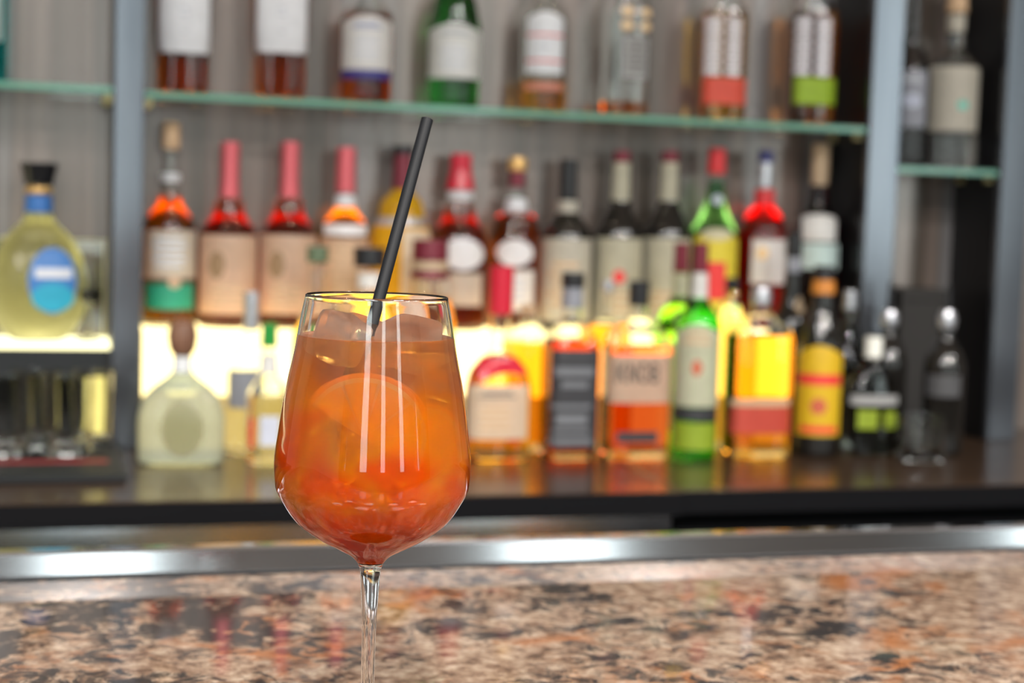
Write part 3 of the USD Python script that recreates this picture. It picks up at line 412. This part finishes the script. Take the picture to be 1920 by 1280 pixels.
bottle('wine_bottle','black bottle with cream neck strip and red seal on its cream label','bottles in the back row on the lit step',(0.7510,2.0980,1.1939),'g_black','',0,
  [(0.0,0.0334),(0.0035,0.0349),(0.1231,0.0349),(0.1402,0.032),(0.1565,0.0238),(0.1751,0.0149),(0.1862,0.0119),(0.2308,0.0104)],
  [('L','cap','foil_maroon',[(0.2337,0.0119),(0.2493,0.0119)]),('L','neck_strip','paper_ivory',[(0.1803,0.0134),(0.2337,0.0119)]),('P','label','paper_ivory',(0.0117,0.1298,-0.0327,0.0327),'rect','',0),('P','seal','ink_red',(0.0674,0.0859,-0.0059,0.0104),'oval','label',1),('P','print','ink_tan',(0.0507,0.0562,-0.0166,0.0166),'rect','label',1),('P','print','ink_tan',(0.0395,0.0451,-0.0208,0.0208),'rect','label',1),('P','print','ink_tan',(0.0284,0.0339,-0.0166,0.0166),'rect','label',1)],2,1.0,1)
bottle('wine_bottle','black bottle with cream neck strip and plain label,left of the red capped green bottle','bottles in the back row on the lit step',(0.8221,2.0980,1.1939),'g_black','',0,
  [(0.0,0.0337),(0.0043,0.0352),(0.1249,0.0352),(0.1421,0.0322),(0.1586,0.024),(0.1773,0.015),(0.1886,0.012),(0.2335,0.0105)],
  [('L','cap','foil_maroon',[(0.2365,0.012),(0.2523,0.012)]),('L','neck_strip','paper_ivory',[(0.1826,0.0135),(0.2365,0.012)]),('P','label','paper_ivory',(0.0125,0.1316,-0.033,0.033),'rect','',0),('P','print','ink_tan',(0.0518,0.0575,-0.0168,0.0168),'rect','label',1),('P','print','ink_tan',(0.0406,0.0462,-0.021,0.021),'rect','label',1),('P','print','ink_tan',(0.0294,0.035,-0.0168,0.0168),'rect','label',1)],2,1.0,1)
bottle('liqueur_bottle','green glass bottle with red cap and yellow label on the lit step','bottles in the back row on the lit step',(0.8929,2.0980,1.1939),'g_green','',0,
  [(0.0,0.0333),(0.0043,0.0348),(0.1267,0.0348),(0.1456,0.0302),(0.1645,0.0212),(0.1849,0.0136),(0.2136,0.0113)],
  [('L','cap','cap_red',[(0.2227,0.0129),(0.259,0.0121)]),('P','neck_seal','paper_paleblue',(0.1804,0.194,-0.0045,0.0106),'oval','',0),('P','label','paper_yellow',(0.0247,0.1456,-0.0272,0.0333),'arch','',0),('P','label_head','paper_ivory',(0.1305,0.1471,-0.0181,0.0257),'oval','label',1),('P','red_print','ink_red',(0.0474,0.1003,-0.0121,0.0181),'rect','label',1)],2,1.0,1)
bottle('liqueur_bottle','bright red aperitif bottle with navy cap and red collar on the lit step','bottles in the back row on the lit step',(0.9677,2.0980,1.1939),'g_clear','liq_red',0.1828,
  [(0.0,0.0336),(0.0043,0.0359),(0.1401,0.0359),(0.1523,0.0336),(0.1614,0.0275),(0.1721,0.0229),(0.182,0.0137),(0.224,0.0099)],
  [('L','cap','cap_navy',[(0.2415,0.0107),(0.2598,0.0107)]),('L','neck_sleeve','cap_silver',[(0.2072,0.0111),(0.2415,0.0103)]),('L','collar','cap_red',[(0.1812,0.0153),(0.2041,0.0145)]),('P','label','paper_offwhite',(0.0714,0.134,-0.0137,0.0336),'rect','',0),('P','gold_print','ink_gold',(0.105,0.1233,-0.0076,0.0092),'oval','label',1)],2,1.0,1)
bottle('vermouth_bottle','very dark red bottle with long beige cap and white label,rightmost on the step','bottles in the back row on the lit step',(1.0527,2.0980,1.1939),'g_darkred','',0,
  [(0.0,0.0324),(0.0037,0.0339),(0.1424,0.0339),(0.1578,0.0308),(0.1732,0.02),(0.1847,0.0139),(0.2194,0.0116)],
  [('L','cap','paper_tan',[(0.2125,0.0123),(0.2718,0.0127)]),('P','label','paper_offwhite',(0.1331,0.1716,-0.0216,0.0262),'arch','',0),('P','lower_label','paper_mint',(0.0938,0.13,-0.02,0.0308),'rect','',0)],2,1.0,1)
bottle('vodka_bottle','tall clear bottle with silver cap behind the green capped bottle at the left','bottles standing between the front row and the lit step',(0.2341,1.9890,1.0460),'g_clear','liq_pale',0.0984,
  [(0.0,0.0306),(0.004,0.0326),(0.1051,0.0326),(0.1198,0.0279),(0.1351,0.016),(0.1518,0.01),(0.1719,0.0093)],
  [('L','cap','cap_silver',[(0.1525,0.01),(0.1999,0.01)]),('P','label','paper_slate',(0.0583,0.1051,-0.0266,0.0133),'rect','',0)],2,1.0,1)
bottle('spirit_bottle','clear bottle with half green and white cap seen left of the wine glass rim','bottles standing between the front row and the lit step',(0.3145,1.9890,1.0460),'g_clear','liq_amber',0.1662,
  [(0.0,0.0282),(0.004,0.0302),(0.1392,0.0302),(0.1594,0.0255),(0.1932,0.0121),(0.2337,0.0101)],
  [('L','cap','cap_green_dark',[(0.2378,0.0134),(0.2581,0.0134)]),('P','label','paper_cream',(0.0311,0.1121,-0.0255,0.0255),'rect','',0)],2,1.0,1)
bottle('liqueur_bottle','amber bottle with wide black cap just left of the straw','bottles standing between the front row and the lit step',(0.3806,1.9890,1.0460),'g_clear','liq_honey',0.1943,
  [(0.0,0.0312),(0.004,0.0332),(0.1534,0.0332),(0.1738,0.0298),(0.2045,0.0176),(0.2283,0.0149)],
  [('L','cap','cap_black',[(0.2338,0.0203),(0.2583,0.0203)]),('P','neck_label','paper_offwhite',(0.2079,0.227,-0.0136,0.0136),'rect','',0),('P','label','paper_cream',(0.0307,0.1261,-0.0285,0.0285),'rect','',0)],2,1.0,1)
bottle('whiskey_bottle','amber bottle with maroon cap and maroon striped neck right of the straw','bottles standing between the front row and the lit step',(0.4587,1.9890,1.0460),'g_clear','liq_orange',0.1955,
  [(0.0,0.0329),(0.004,0.0343),(0.1542,0.0343),(0.1783,0.0315),(0.2024,0.026),(0.2368,0.0219),(0.2575,0.0206)],
  [('L','cap','foil_maroon',[(0.2437,0.0233),(0.2699,0.0226)]),('L','neck_label','paper_tan',[(0.2313,0.024),(0.243,0.0233)]),('L','neck_stripe','foil_maroon',[(0.2203,0.025),(0.2306,0.024)]),('P','label','paper_cream',(0.0302,0.1955,-0.026,0.026),'arch','',0)],2,1.0,1)
bottle('whiskey_bottle','green bottle with maroon cap behind the cream labelled green bottle','bottles standing between the front row and the lit step',(0.8012,1.9890,1.0460),'g_lime','',0,
  [(0.0,0.0272),(0.004,0.0287),(0.1722,0.0287),(0.1852,0.0244),(0.1967,0.0143),(0.2118,0.01),(0.2586,0.0093)],
  [('L','neck_foil','foil_maroon',[(0.2356,0.0104),(0.2745,0.01)]),('L','neck_label','paper_ivory',[(0.201,0.0115),(0.2341,0.0108)]),('P','label','paper_ivory',(0.0281,0.1434,-0.0244,0.0244),'rect','',0)],2,1.0,1)
bottle('wine_bottle','black bottle with grey neck label in front of the red aperitif bottle','bottles standing between the front row and the lit step',(0.9646,1.9890,1.0460),'g_black','',0,
  [(0.0,0.0278),(0.004,0.0293),(0.1448,0.0293),(0.1705,0.0249),(0.2036,0.0132),(0.2698,0.0102),(0.2882,0.0102)],
  [('L','neck_foil','cap_black',[(0.261,0.0113),(0.2919,0.011)]),('L','neck_label','paper_slate',[(0.2389,0.0113),(0.2595,0.0113)]),('P','shoulder_seal','paper_tan',(0.1845,0.2066,0.0044,0.019),'oval','',0)],2,1.0,1)
bottle('liqueur_bottle','slim yellow green bottle with grey cap right of the dark bottle with the yellow label','bottles standing between the front row and the lit step',(1.0523,1.9890,1.0460),'g_clear','liq_olive',0.1753,
  [(0.0,0.0222),(0.004,0.0237),(0.1158,0.0237),(0.1381,0.0178),(0.1678,0.0104),(0.1939,0.0081)],
  [('L','cap','cap_silver',[(0.1901,0.0096),(0.2162,0.0089)])],2,1.0,1)
bottle('bar_pourer_bottle','dark bottle with bright pouring spout in front of the right grey post','bottles standing between the front row and the lit step',(1.0974,1.9580,1.0460),'g_black','',0,
  [(0.0,0.025),(0.004,0.0264),(0.119,0.0264),(0.1412,0.0205),(0.1596,0.0103),(0.1781,0.0095)],
  [('L','spout_collar','cap_silver',[(0.1692,0.011),(0.181,0.0125),(0.1914,0.0095)]),('L','spout','cap_black',[(0.1914,0.0044),(0.2223,0.0029),(0.2312,0.0029)])],2,1.0,1)
bottle('bourbon_bottle','stout amber bottle with short neck between the red dipped bottle and the black labelled bottle','bottles standing between the front row and the lit step',(0.5922,1.9890,1.0460),'g_clear','liq_orange',0.1416,
  [(0.0,0.0307),(0.004,0.0321),(0.1346,0.0321),(0.1486,0.0293),(0.1626,0.0181),(0.1696,0.0119),(0.1801,0.0105)],
  [('L','stopper','cork',[(0.1752,0.0119),(0.1892,0.0112)])],2,1.0,1)
bottle('whiskey_bottle','amber bottle with clear empty neck behind the squat bottle with the tan label','bottles standing between the front row and the lit step',(0.6991,1.9890,1.0460),'g_clear','liq_orange',0.1624,
  [(0.0,0.0304),(0.004,0.0318),(0.1425,0.0318),(0.1567,0.0283),(0.1674,0.017),(0.178,0.0085),(0.21,0.0071)],
  [('L','cap','cap_silver',[(0.2079,0.0085),(0.2228,0.0081)])],2,1.0,1)
bottle('whiskey_bottle','honey amber bottle with small black cap left of the broad glowing orange bottle','bottles standing between the front row and the lit step',(0.8763,1.9890,1.0460),'g_clear','liq_honey',0.1913,
  [(0.0,0.0289),(0.004,0.0304),(0.1295,0.0304),(0.1513,0.0275),(0.1731,0.0203),(0.1949,0.013),(0.2131,0.008)],
  [('L','cap','cap_black',[(0.2124,0.0094),(0.2298,0.0094)])],2,1.0,1)
bottle('tequila_bottle','squat clear flask with round brown stopper,leftmost in the front row','bottles in the front row on the back counter',(0.1448,1.9120,1.0460),'g_haze','liq_pale',0.0871,
  [(0.0,0.0442),(0.004,0.0499),(0.0489,0.0506),(0.0744,0.0455),(0.0902,0.0329),(0.101,0.019),(0.1093,0.0107),(0.1284,0.0095)],
  [('L','neck_ribbon','paper_white',[(0.1061,0.0111),(0.1265,0.0107)]),('L','stopper','wood_brown',[(0.1271,0.0107),(0.1347,0.0152),(0.1506,0.0177),(0.1646,0.0152),(0.1716,0.0076)]),('P','round_emblem','g_frost',(0.0121,0.0756,-0.0228,0.0253),'oval','',0)],3.5,0.55,1)
bottle('gin_bottle','small clear bottle with green cap beside the squat flask in the front row','bottles in the front row on the back counter',(0.2467,1.9120,1.0460),'g_clear','liq_pale',0.0806,
  [(0.0,0.0244),(0.004,0.0257),(0.0774,0.0257),(0.0903,0.0218),(0.1032,0.0115),(0.1129,0.0083),(0.1419,0.0077)],
  [('L','cap','cap_green',[(0.1387,0.0096),(0.1671,0.009)]),('L','neck_label','paper_offwhite',[(0.1064,0.0112),(0.1297,0.0093)]),('P','label','paper_paleblue',(0.0226,0.0581,-0.009,0.0141),'rect','',0),('P','red_strip','ink_red',(0.0188,0.0549,-0.0218,-0.0154),'rect','',0)],2,1.0,1)
bottle('bourbon_bottle','bourbon bottle with red dipped neck and beige label right of the wine glass','bottles in the front row on the back counter',(0.5323,1.9120,1.0460),'g_clear','liq_orange',0.1208,
  [(0.0,0.036),(0.004,0.0407),(0.0838,0.0414),(0.0993,0.0387),(0.114,0.032),(0.1261,0.0227),(0.1375,0.0147),(0.1812,0.0133),(0.2214,0.0127)],
  [('L','wax_cap','wax_red',[(0.1812,0.016),(0.1912,0.0154),(0.2416,0.0154)]),('S','wax_drip','wax_red',(0.0993,0.1288)),('P','label','paper_beige',(0.0281,0.0952,-0.0501,0.0324),'rect','',0),('P','print','ink_dark',(0.0848,0.0872,-0.0259,0.0118),'rect','label',1),('P','print','ink_dark',(0.0801,0.0825,-0.0307,0.0164),'rect','label',1),('P','print','ink_tan',(0.0642,0.0684,-0.0265,0.0067),'rect','label',1),('P','print','ink_tan',(0.0558,0.06,-0.0307,0.0109),'rect','label',1),('P','print','ink_tan',(0.0474,0.0516,-0.0265,0.0068),'rect','label',1),('P','print','ink_tan',(0.039,0.0432,-0.0306,0.0109),'rect','label',1)],3.2,0.62,0)
bottle('whiskey_bottle','square black labelled whiskey bottle with grey print in the front row','bottles in the front row on the back counter',(0.6256,1.9120,1.0460),'g_clear','liq_darkbourbon',0.1484,
  [(0.0,0.0304),(0.004,0.0324),(0.1348,0.0324),(0.147,0.0304),(0.1606,0.0243),(0.1722,0.0149),(0.1892,0.0122),(0.2232,0.0115)],
  [('L','cap','cap_black',[(0.2164,0.0149),(0.2347,0.0149)]),('L','neck_seal','paper_slate',[(0.1905,0.0139),(0.2164,0.0132)]),('P','label','paper_black',(0.0179,0.1402,-0.0448,0.0292),'rect','',0),('P','arched_print','ink_slate',(0.1076,0.1185,-0.0291,0.0207),'rect','label',1),('P','print','ink_slate',(0.0927,0.1008,-0.0206,0.0136),'rect','label',1),('P','print','ink_slate',(0.0668,0.0723,-0.032,0.0178),'rect','label',1),('P','print','ink_slate',(0.0464,0.06,-0.0263,0.0136),'rect','label',1),('P','print','ink_slate',(0.0356,0.041,-0.0291,0.0164),'rect','label',1),('P','print','ink_slate',(0.022,0.0295,-0.0348,0.0207),'rect','label',1)],5,1.0,0)
bottle('bourbon_bottle','squat amber bottle with tan label reading KNOB in the front row','bottles in the front row on the back counter',(0.7143,1.9120,1.0460),'g_clear','liq_red_amber',0.1423,
  [(0.0,0.0404),(0.004,0.0431),(0.1354,0.0431),(0.1492,0.0397),(0.1664,0.0328),(0.1767,0.0178),(0.187,0.0116),(0.2008,0.0109)],
  [('L','cap','cap_black',[(0.1946,0.013),(0.2262,0.013)]),('P','label','paper_kraft',(0.0728,0.134,-0.0447,0.0422),'rect','',0),('X','lettering','ink_black',(0.0983,0.1244,-0.0345,0.021),'KNOB','label'),('P','lower_label','paper_black',(0.0226,0.0364,-0.0316,0.0225),'rect','',0)],4,0.6,0)
bottle('whiskey_bottle','green bottle with cream label and dark band,maroon cap,in the front row','bottles in the front row on the back counter',(0.7970,1.9120,1.0460),'g_green','',0,
  [(0.0,0.0277),(0.0066,0.0291),(0.1694,0.0291),(0.1833,0.0249),(0.1972,0.0152),(0.2111,0.0097),(0.2612,0.0083)],
  [('L','neck_foil','foil_maroon',[(0.2389,0.01),(0.2765,0.0093)]),('L','neck_label','paper_offwhite',[(0.2055,0.0111),(0.2382,0.0102)]),('P','label','paper_ivory',(0.0678,0.1735,-0.0277,0.0277),'arch','',0),('P','dark_band','paper_black',(0.0497,0.0664,-0.0277,0.0277),'rect','',0),('P','lower_label','paper_olive',(0.0122,0.0469,-0.0263,0.0263),'rect','',0),('P','emblem','ink_redbrown',(0.1082,0.1276,-0.0055,0.0069),'oval','label',1),('P','print','ink_tan',(0.1586,0.1638,-0.0144,0.0144),'rect','label',1),('P','print','ink_tan',(0.1481,0.1534,-0.018,0.018),'rect','label',1)],2,1.0,1)
bottle('bourbon_bottle','broad glowing orange bottle with brick red lower label in the front row','bottles in the front row on the back counter',(0.8839,1.9120,1.0460),'g_clear','liq_fire',0.1577,
  [(0.0,0.0406),(0.0043,0.0434),(0.1506,0.0434),(0.1633,0.0406),(0.1746,0.0322),(0.1858,0.0168),(0.1964,0.0119),(0.221,0.0112)],
  [('L','cap','cap_silver',[(0.1985,0.0133),(0.2125,0.0133),(0.221,0.0119)]),('P','label','paper_brick',(0.0324,0.0676,-0.0563,0.0377),'rect','',0),('P','label_top','paper_tan',(0.0683,0.0775,-0.0548,0.0362),'rect','',0)],4,0.58,0)
bottle('liqueur_bottle','dark brown liqueur bottle with arched yellow label in the front row','bottles in the front row on the back counter',(0.9722,1.9120,1.0460),'g_black','',0,
  [(0.0,0.0255),(0.0048,0.029),(0.1158,0.0297),(0.1443,0.0283),(0.1727,0.0226),(0.1941,0.017),(0.2112,0.0149),(0.2261,0.0127)],
  [('L','neck_band','paper_orange',[(0.214,0.0159),(0.2325,0.0142)]),('L','cap','cap_black',[(0.2325,0.0142),(0.251,0.0134)]),('P','label','paper_yellow2',(0.029,0.1478,-0.0283,0.0283),'arch','',0),('P','red_print','ink_red',(0.0959,0.1101,-0.0269,0.0269),'rect','label',1),('P','red_emblem','ink_redbrown',(0.0575,0.0788,-0.0099,0.0113),'oval','label',1),('P','red_strip','ink_red',(0.0333,0.0418,-0.0212,0.0241),'rect','label',1)],2,1.0,1)
bottle('decanter_bottle','squat smoky clear bottle with white cap and grey label strip in the front row','bottles in the front row on the back counter',(1.0499,1.9120,1.0460),'g_smoke','liq_pale',0.1089,
  [(0.0,0.0329),(0.0069,0.0357),(0.0838,0.0357),(0.1003,0.03),(0.1161,0.02),(0.1276,0.0107),(0.1341,0.01)],
  [('L','cap','cap_white',[(0.1305,0.0114),(0.1578,0.0114)]),('P','label_strip','paper_grey',(0.0687,0.0816,-0.0542,0.0306),'rect','',0),('P','green_print','paper_olive',(0.0371,0.0622,-0.0281,-0.0004),'rect','',0),('P','green_print','paper_olive',(0.0371,0.0601,0.0094,0.0274),'rect','',0)],3,0.6,0)
bottle('bar_pourer_bottle','dark bottle with bright pouring spout standing deep in the right compartment','bottles in the front row on the back counter',(1.1580,1.9120,1.0460),'g_black','',0,
  [(0.0,0.0261),(0.004,0.0275),(0.1166,0.0275),(0.1384,0.0217),(0.1588,0.0101),(0.1785,0.0094)],
  [('L','spout_collar','cap_silver',[(0.169,0.0109),(0.1822,0.013),(0.1953,0.0094)]),('L','spout','cap_black',[(0.1953,0.0043),(0.2222,0.0029),(0.2295,0.0029)]),('P','label','paper_charcoal',(0.0801,0.1093,-0.0217,0.0217),'rect','',0)],2,1.0,1)
b = bottle('tequila_flask', 'round yellow glowing flask with black stopper and round blue label on the light box', '', (-.0205, 2.094, BOX_Z-.0011), 'g_blown', 'liq_pale', .150,
  [(0,.030),(.004,.036),(.02,.050),(.045,.0585),(.075,.060),(.105,.053),(.13,.039),(.145,.024),(.155,.0165),(.165,.0145),(.195,.0145)],
  [('L','stopper','cap_black',[(.195,.016),(.201,.018),(.222,.0235)]), ('L','neck_ring','foil_gold',[(.184,.0165),(.192,.0165)]), ('L','neck_band','paper_blue',[(.160,.0168),(.182,.0160)]),
   ('P','label','paper_blue',(.036,.118,-.012,.046),'oval','',0), ('P','label_base','paper_aqua',(.038,.074,-.008,.043),'oval','label',1), ('P','label_print','ink_pale',(.080,.092,-.004,.040),'rect','label',1)], 2.2, .62)
tq = bottle('spirit_bottle', 'teal glass bottle at the far left edge of the left glass shelf', '', (-.096, 2.085, SHELF_Z+.003), 'g_teal', '', 0, [(0,.036),(.004,.038),(.12,.038),(.15,.028),(.175,.014),(.24,.013)], [('L','cap','cap_silver',[(.235,.016),(.262,.016)]), ('P','label','paper_mint',(.05,.11,-.03,.03),'rect','',0)], 2, 1)

# stemmed cordial glass on the light box
g = thing('cordial_glass', 'small stemmed cordial glass with dark liqueur beside the flask with the blue label', 'glass', (.0400, 2.085, BOX_Z))
obj('foot', lathe([(0, .0150), (.0012, .0155), (.0030, .0080), (.0060, .0040)], 36, True), 'g_clear', g, 60)
obj('stem', lathe([(.0060, .0030), (.020, .0026), (.038, .0028), (.042, .0045)], 24, True), 'g_clear', g)
obj('cup', lathe([(.042, .0045), (.046, .0110), (.054, .0160), (.066, .0172), (.098, .0160), (.098, .0150), (.066, .0162), (.055, .0150), (.0475, .0100), (.0445, .0010)], 36, False, True), 'g_clear', g, 60)
d = obj('liqueur', lathe([(.0448, .0010), (.0478, .0102), (.0552, .0152), (.0640, .0161)], 36), 'g_black'); tag(stage.GetPrimAtPath(d), label='dark liqueur filling the small stemmed cordial glass', category='drink')
UsdGeom.Xformable(stage.GetPrimAtPath(d)).AddTranslateOp().Set((.0400, 2.085, BOX_Z))
# bar mat and tumblers
mt = thing('bar_mat', 'black rubber bar mat with red line under the tumblers at the left', 'bar mat')
obj('pad', box(-.55, .0770, 1.775, 2.012, BACK_Z+.0002, BACK_Z+.0085, .002), 'rubber', mt)
obj('red_line', box(-.55, .0600, 1.868, 1.884, BACK_Z+.0085, BACK_Z+.0090), 'mat_red', mt, label='red printed line')
def tumbler(name, label, loc, r, h, grp):
    t = thing(name, label, 'glass', loc, 0, grp)
    o = [(0, r*.80), (.0015, r*.86), (h*.5, r*.94), (h-.001, r), (h, r-.0008), (h-.001, r-.0016), (h*.5, r*.94-.0020), (.014, r*.86-.0028), (.011, r*.55), (.0105, .0008)]
    body = lathe(o, 40, False); k = len(body.vertices); v = np.vstack([body.vertices, [[0, 0, 0], [0, 0, .0105]]])
    n = 40; f = list(map(tuple, body.faces)) + [(k, (j+1) % n, j) for j in range(n)] + [(k+1, 9*n+j, 9*n+(j+1) % n) for j in range(n)]
    obj('glass_wall', trimesh.Trimesh(v, f, process=False), 'g_clear', t, 50)
MZ = BACK_Z+.0086
tumbler('tumbler', 'clear tumbler on the bar mat, cut off by the left edge of the photo', (-.0530, 1.925, MZ), .0315, .094, 'tumblers on the bar mat')
tumbler('tumbler', 'clear tumbler in front on the bar mat, nearest the left grey post', (.0130, 1.925, MZ), .0315, .094, 'tumblers on the bar mat')
tumbler('tumbler', 'clear rear tumbler on the bar mat, its edge showing beside the grey post', (.0440, 1.985, MZ), .0265, .094, 'tumblers on the bar mat')
tumbler('tumbler', 'clear rear tumbler on the bar mat, behind the gap of the front two', (-.0215, 1.985, MZ), .0290, .094, 'tumblers on the bar mat')
tumbler('rocks_glass', 'short clear rocks glass in front of the dark right compartment', (1.0950, 1.858, BACK_Z), .0340, .058, '')

cb = thing('carton', 'plain black carton standing at the back of the dark right compartment', 'box', (1.2050, 2.095, BACK_Z))
obj('body', box(-.036, .036, -.040, .040, .0004, .200, .001), 'carton', cb); obj('lid', box(-.037, .037, -.041, .041, .2002, .217, .001), 'carton', cb)

# ------------------------------------------------------------------ the wine glass and the drink
GX, GY, RIM = .1459, .7418, BAR_Z+.2250
OUT = [(-.2250,.0350),(-.2242,.0360),(-.2225,.0345),(-.2195,.0180),(-.2155,.0075),(-.2080,.0040),(-.1900,.00325),(-.1600,.00340),(-.1420,.0043),(-.1350,.0047),(-.1315,.0050),(-.1290,.0057),(-.1250,.0087),(-.1210,.0155),(-.1160,.0248),(-.1075,.0360),(-.1000,.0414),(-.0905,.0459),(-.0795,.0466),(-.0655,.0450),(-.0455,.0421),(-.0255,.0380),(-.0120,.0358),(0,.0334)]
oz, orr = np.array(OUT).T; outer = PchipInterpolator(oz, orr)
wall = lambda z: np.interp(z, [-.128, -.11, -.06, 0], [.0012, .0013, .0011, .0009])
zb = np.concatenate([np.linspace(-.1270, -.10, 22), np.linspace(-.098, -.0012, 44)])
inner = [(z, float(outer(z)-wall(z))) for z in zb]
gl = thing('wine_glass', 'stemmed wine glass with orange drink standing on the granite bar', 'glass', (GX, GY, RIM))
SEG = 96
zo = np.concatenate([np.linspace(-.1340, -.11, 20), np.linspace(-.108, -.0012, 46)])
bowl = [(z, float(outer(z))) for z in zo] + [(-.0003, float(outer(-.0012))-.0001), (0, float(outer(0))-.00045), (-.0003, float(outer(-.0012)-wall(0))+.0001)] + inner[::-1] + [(-.1282, .0028), (-.1285, .00005)]
obj('bowl', lathe(bowl, SEG, False), 'wine_glass', gl, 80)
zs = np.linspace(-.2155, -.1340, 40)
obj('stem', lathe([(z, float(outer(z))) for z in zs], 48, False), 'wine_glass', gl, 80)
ft = [(-.2250, .00005)] + [(z, float(outer(z))) for z in (-.2250, -.2246, -.2242, -.2234, -.2225, -.2215, -.2205, -.2195, -.2180, -.2165, -.2155)]
obj('foot', lathe(ft, SEG, False), 'wine_glass', gl, 80)
def local(name, mesh, mat, label, category, smooth=35, group=''):
    p = obj(name, mesh, mat, '/World', smooth); tag(stage.GetPrimAtPath(p), label=label, category=category, group=group)
    UsdGeom.Xformable(stage.GetPrimAtPath(p)).AddTranslateOp().Set((GX, GY, RIM)); return p
LEVEL = -.0200
rin = lambda z: float(outer(z)-wall(z))
zl = [z for z in np.concatenate([np.linspace(-.1268, -.10, 22), np.linspace(-.098, LEVEL-.001, 36)])]
liq = [(-.1283, .00005), (-.1280, .0030)] + [(z, rin(z)+.00045) for z in zl] + [(LEVEL+.0009, rin(LEVEL)+.0003), (LEVEL+.0003, rin(LEVEL)-.0008), (LEVEL, rin(LEVEL)-.0025), (LEVEL, .00005)]
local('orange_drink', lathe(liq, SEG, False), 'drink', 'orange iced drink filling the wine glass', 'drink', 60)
# ice
def ice(loc, size, rot, label):
    b = trimesh.creation.box((2, 2, 2)).subdivide().subdivide().subdivide()
    v = np.array(b.vertices); p = 7.0; v = v/(np.sum(np.abs(v)**p, 1)**(1/p))[:, None]
    v *= 1+.10*(meshkit.noise(v*1.6+loc[0]*900, 3)-.5)[:, None]
    b.vertices = v*np.array(size)/2
    b.apply_transform(trimesh.transformations.euler_matrix(*rot)); b.apply_translation(loc)
    local('ice_cube', b, 'ice', label, 'ice', True, 'ice cubes in the drink')
ICE = [((-.0185, -.010, -.0200), (.020, .021, .022), (.3, .2, .5), 'ice cube breaking the surface at the left of the glass'), ((.0140, -.008, -.0225), (.028, .026, .022), (.15, -.2, .9), 'ice cube breaking the surface right of the straw'),
       ((-.004, .014, -.0235), (.022, .020, .022), (.4, .3, .1), 'ice cube breaking the surface at the back of the glass'),
       ((.0230, .004, -.0530), (.021, .024, .024), (.6, .3, .2), 'sunken ice cube at the right of the glass'), ((-.0110, .018, -.0660), (.024, .022, .024), (.2, .7, .4), 'sunken ice cube behind the orange slice'),
       ((.0020, -.004, -.0990), (.025, .024, .022), (.5, .2, .8), 'lowest ice cube near the bottom of the bowl')]
for a in ICE: ice(*a)
# orange slices: half wheels with rind, pith and flesh segments
def half_ring(r0, r1, t, a0=0., a1=math.pi, n=28):
    a = np.linspace(a0, a1, n); v = []
    for y in (-t/2, t/2):
        for r in (r0, r1): v += [(r*math.cos(k), y, r*math.sin(k)) for k in a]
    v = np.array(v); f = []
    A, B, C, D = 0, n, 2*n, 3*n
    for i in range(n-1):
        f += [(A+i, B+i+1, B+i), (A+i, A+i+1, B+i+1), (C+i, D+i, D+i+1), (C+i, D+i+1, C+i+1), (B+i, B+i+1, D+i+1), (B+i, D+i+1, D+i), (A+i, C+i+1, A+i+1), (A+i, C+i, C+i+1)]
    for i in (0, n-1):
        q = [(A+i, B+i, D+i), (A+i, D+i, C+i)]; f += q if i == 0 else [x[::-1] for x in q]
    return trimesh.Trimesh(v, f, process=False)
def slice_(loc, r, t, rot, label):
    x = UsdGeom.Xform.Define(stage, path_in('/World', 'orange_slice'))
    mm = trimesh.transformations.euler_matrix(*rot); mm[:3, 3] = np.array(loc)+(GX, GY, RIM)
    x.AddTransformOp().Set(Gf.Matrix4d(*mm.T.ravel().tolist())); tag(x.GetPrim(), label=label, category='orange slice', group='orange slices in the drink')
    p = str(x.GetPath())
    obj('rind', half_ring(r*.93, r, t), 'orange_rind', p); obj('pith', half_ring(r*.86, r*.929, t*.98), 'orange_pith', p)
    for k in range(5):
        a0, a1 = math.pi*k/5+.03, math.pi*(k+1)/5-.03; obj('segment', half_ring(r*.06, r*.855, t*.94, a0, a1, 10), 'orange_flesh', p)
    obj('membrane', half_ring(.0002, r*.858, t*.5), 'orange_pith', p)
slice_((-.0090, -.0250, -.0640), .0290, .0070, (-.12, .55, -.30), 'orange half slice floating at the front left of the drink')
slice_((.0140, -.0200, -.0760), .0270, .0070, (-.05, 1.9, .75), 'orange half slice standing upright at the right of the drink')
slice_((-.0060, -.0020, -.0930), .0220, .0065, (.5, 3.5, .4), 'orange half slice lying low in the bowl')
# straw
def tube(p0, p1, r, wall, n=32, rings=2):
    p0, p1 = np.array(p0, float), np.array(p1, float); L = np.linalg.norm(p1-p0)
    t = lathe([(0, r), (L, r), (L, r-wall), (0, r-wall)], n, False, True); t.apply_transform(trimesh.geometry.align_vectors([0, 0, 1], (p1-p0)/L)); t.apply_translation(p0); return t
S0, S1 = (-0.0218, -0.0106, -0.0849), (0.0322, 0.0458, 0.0858)
s = local('straw', tube(S0, S1, .00300, .00035), 'straw_paper', 'black paper straw leaning in the wine glass', 'straw')
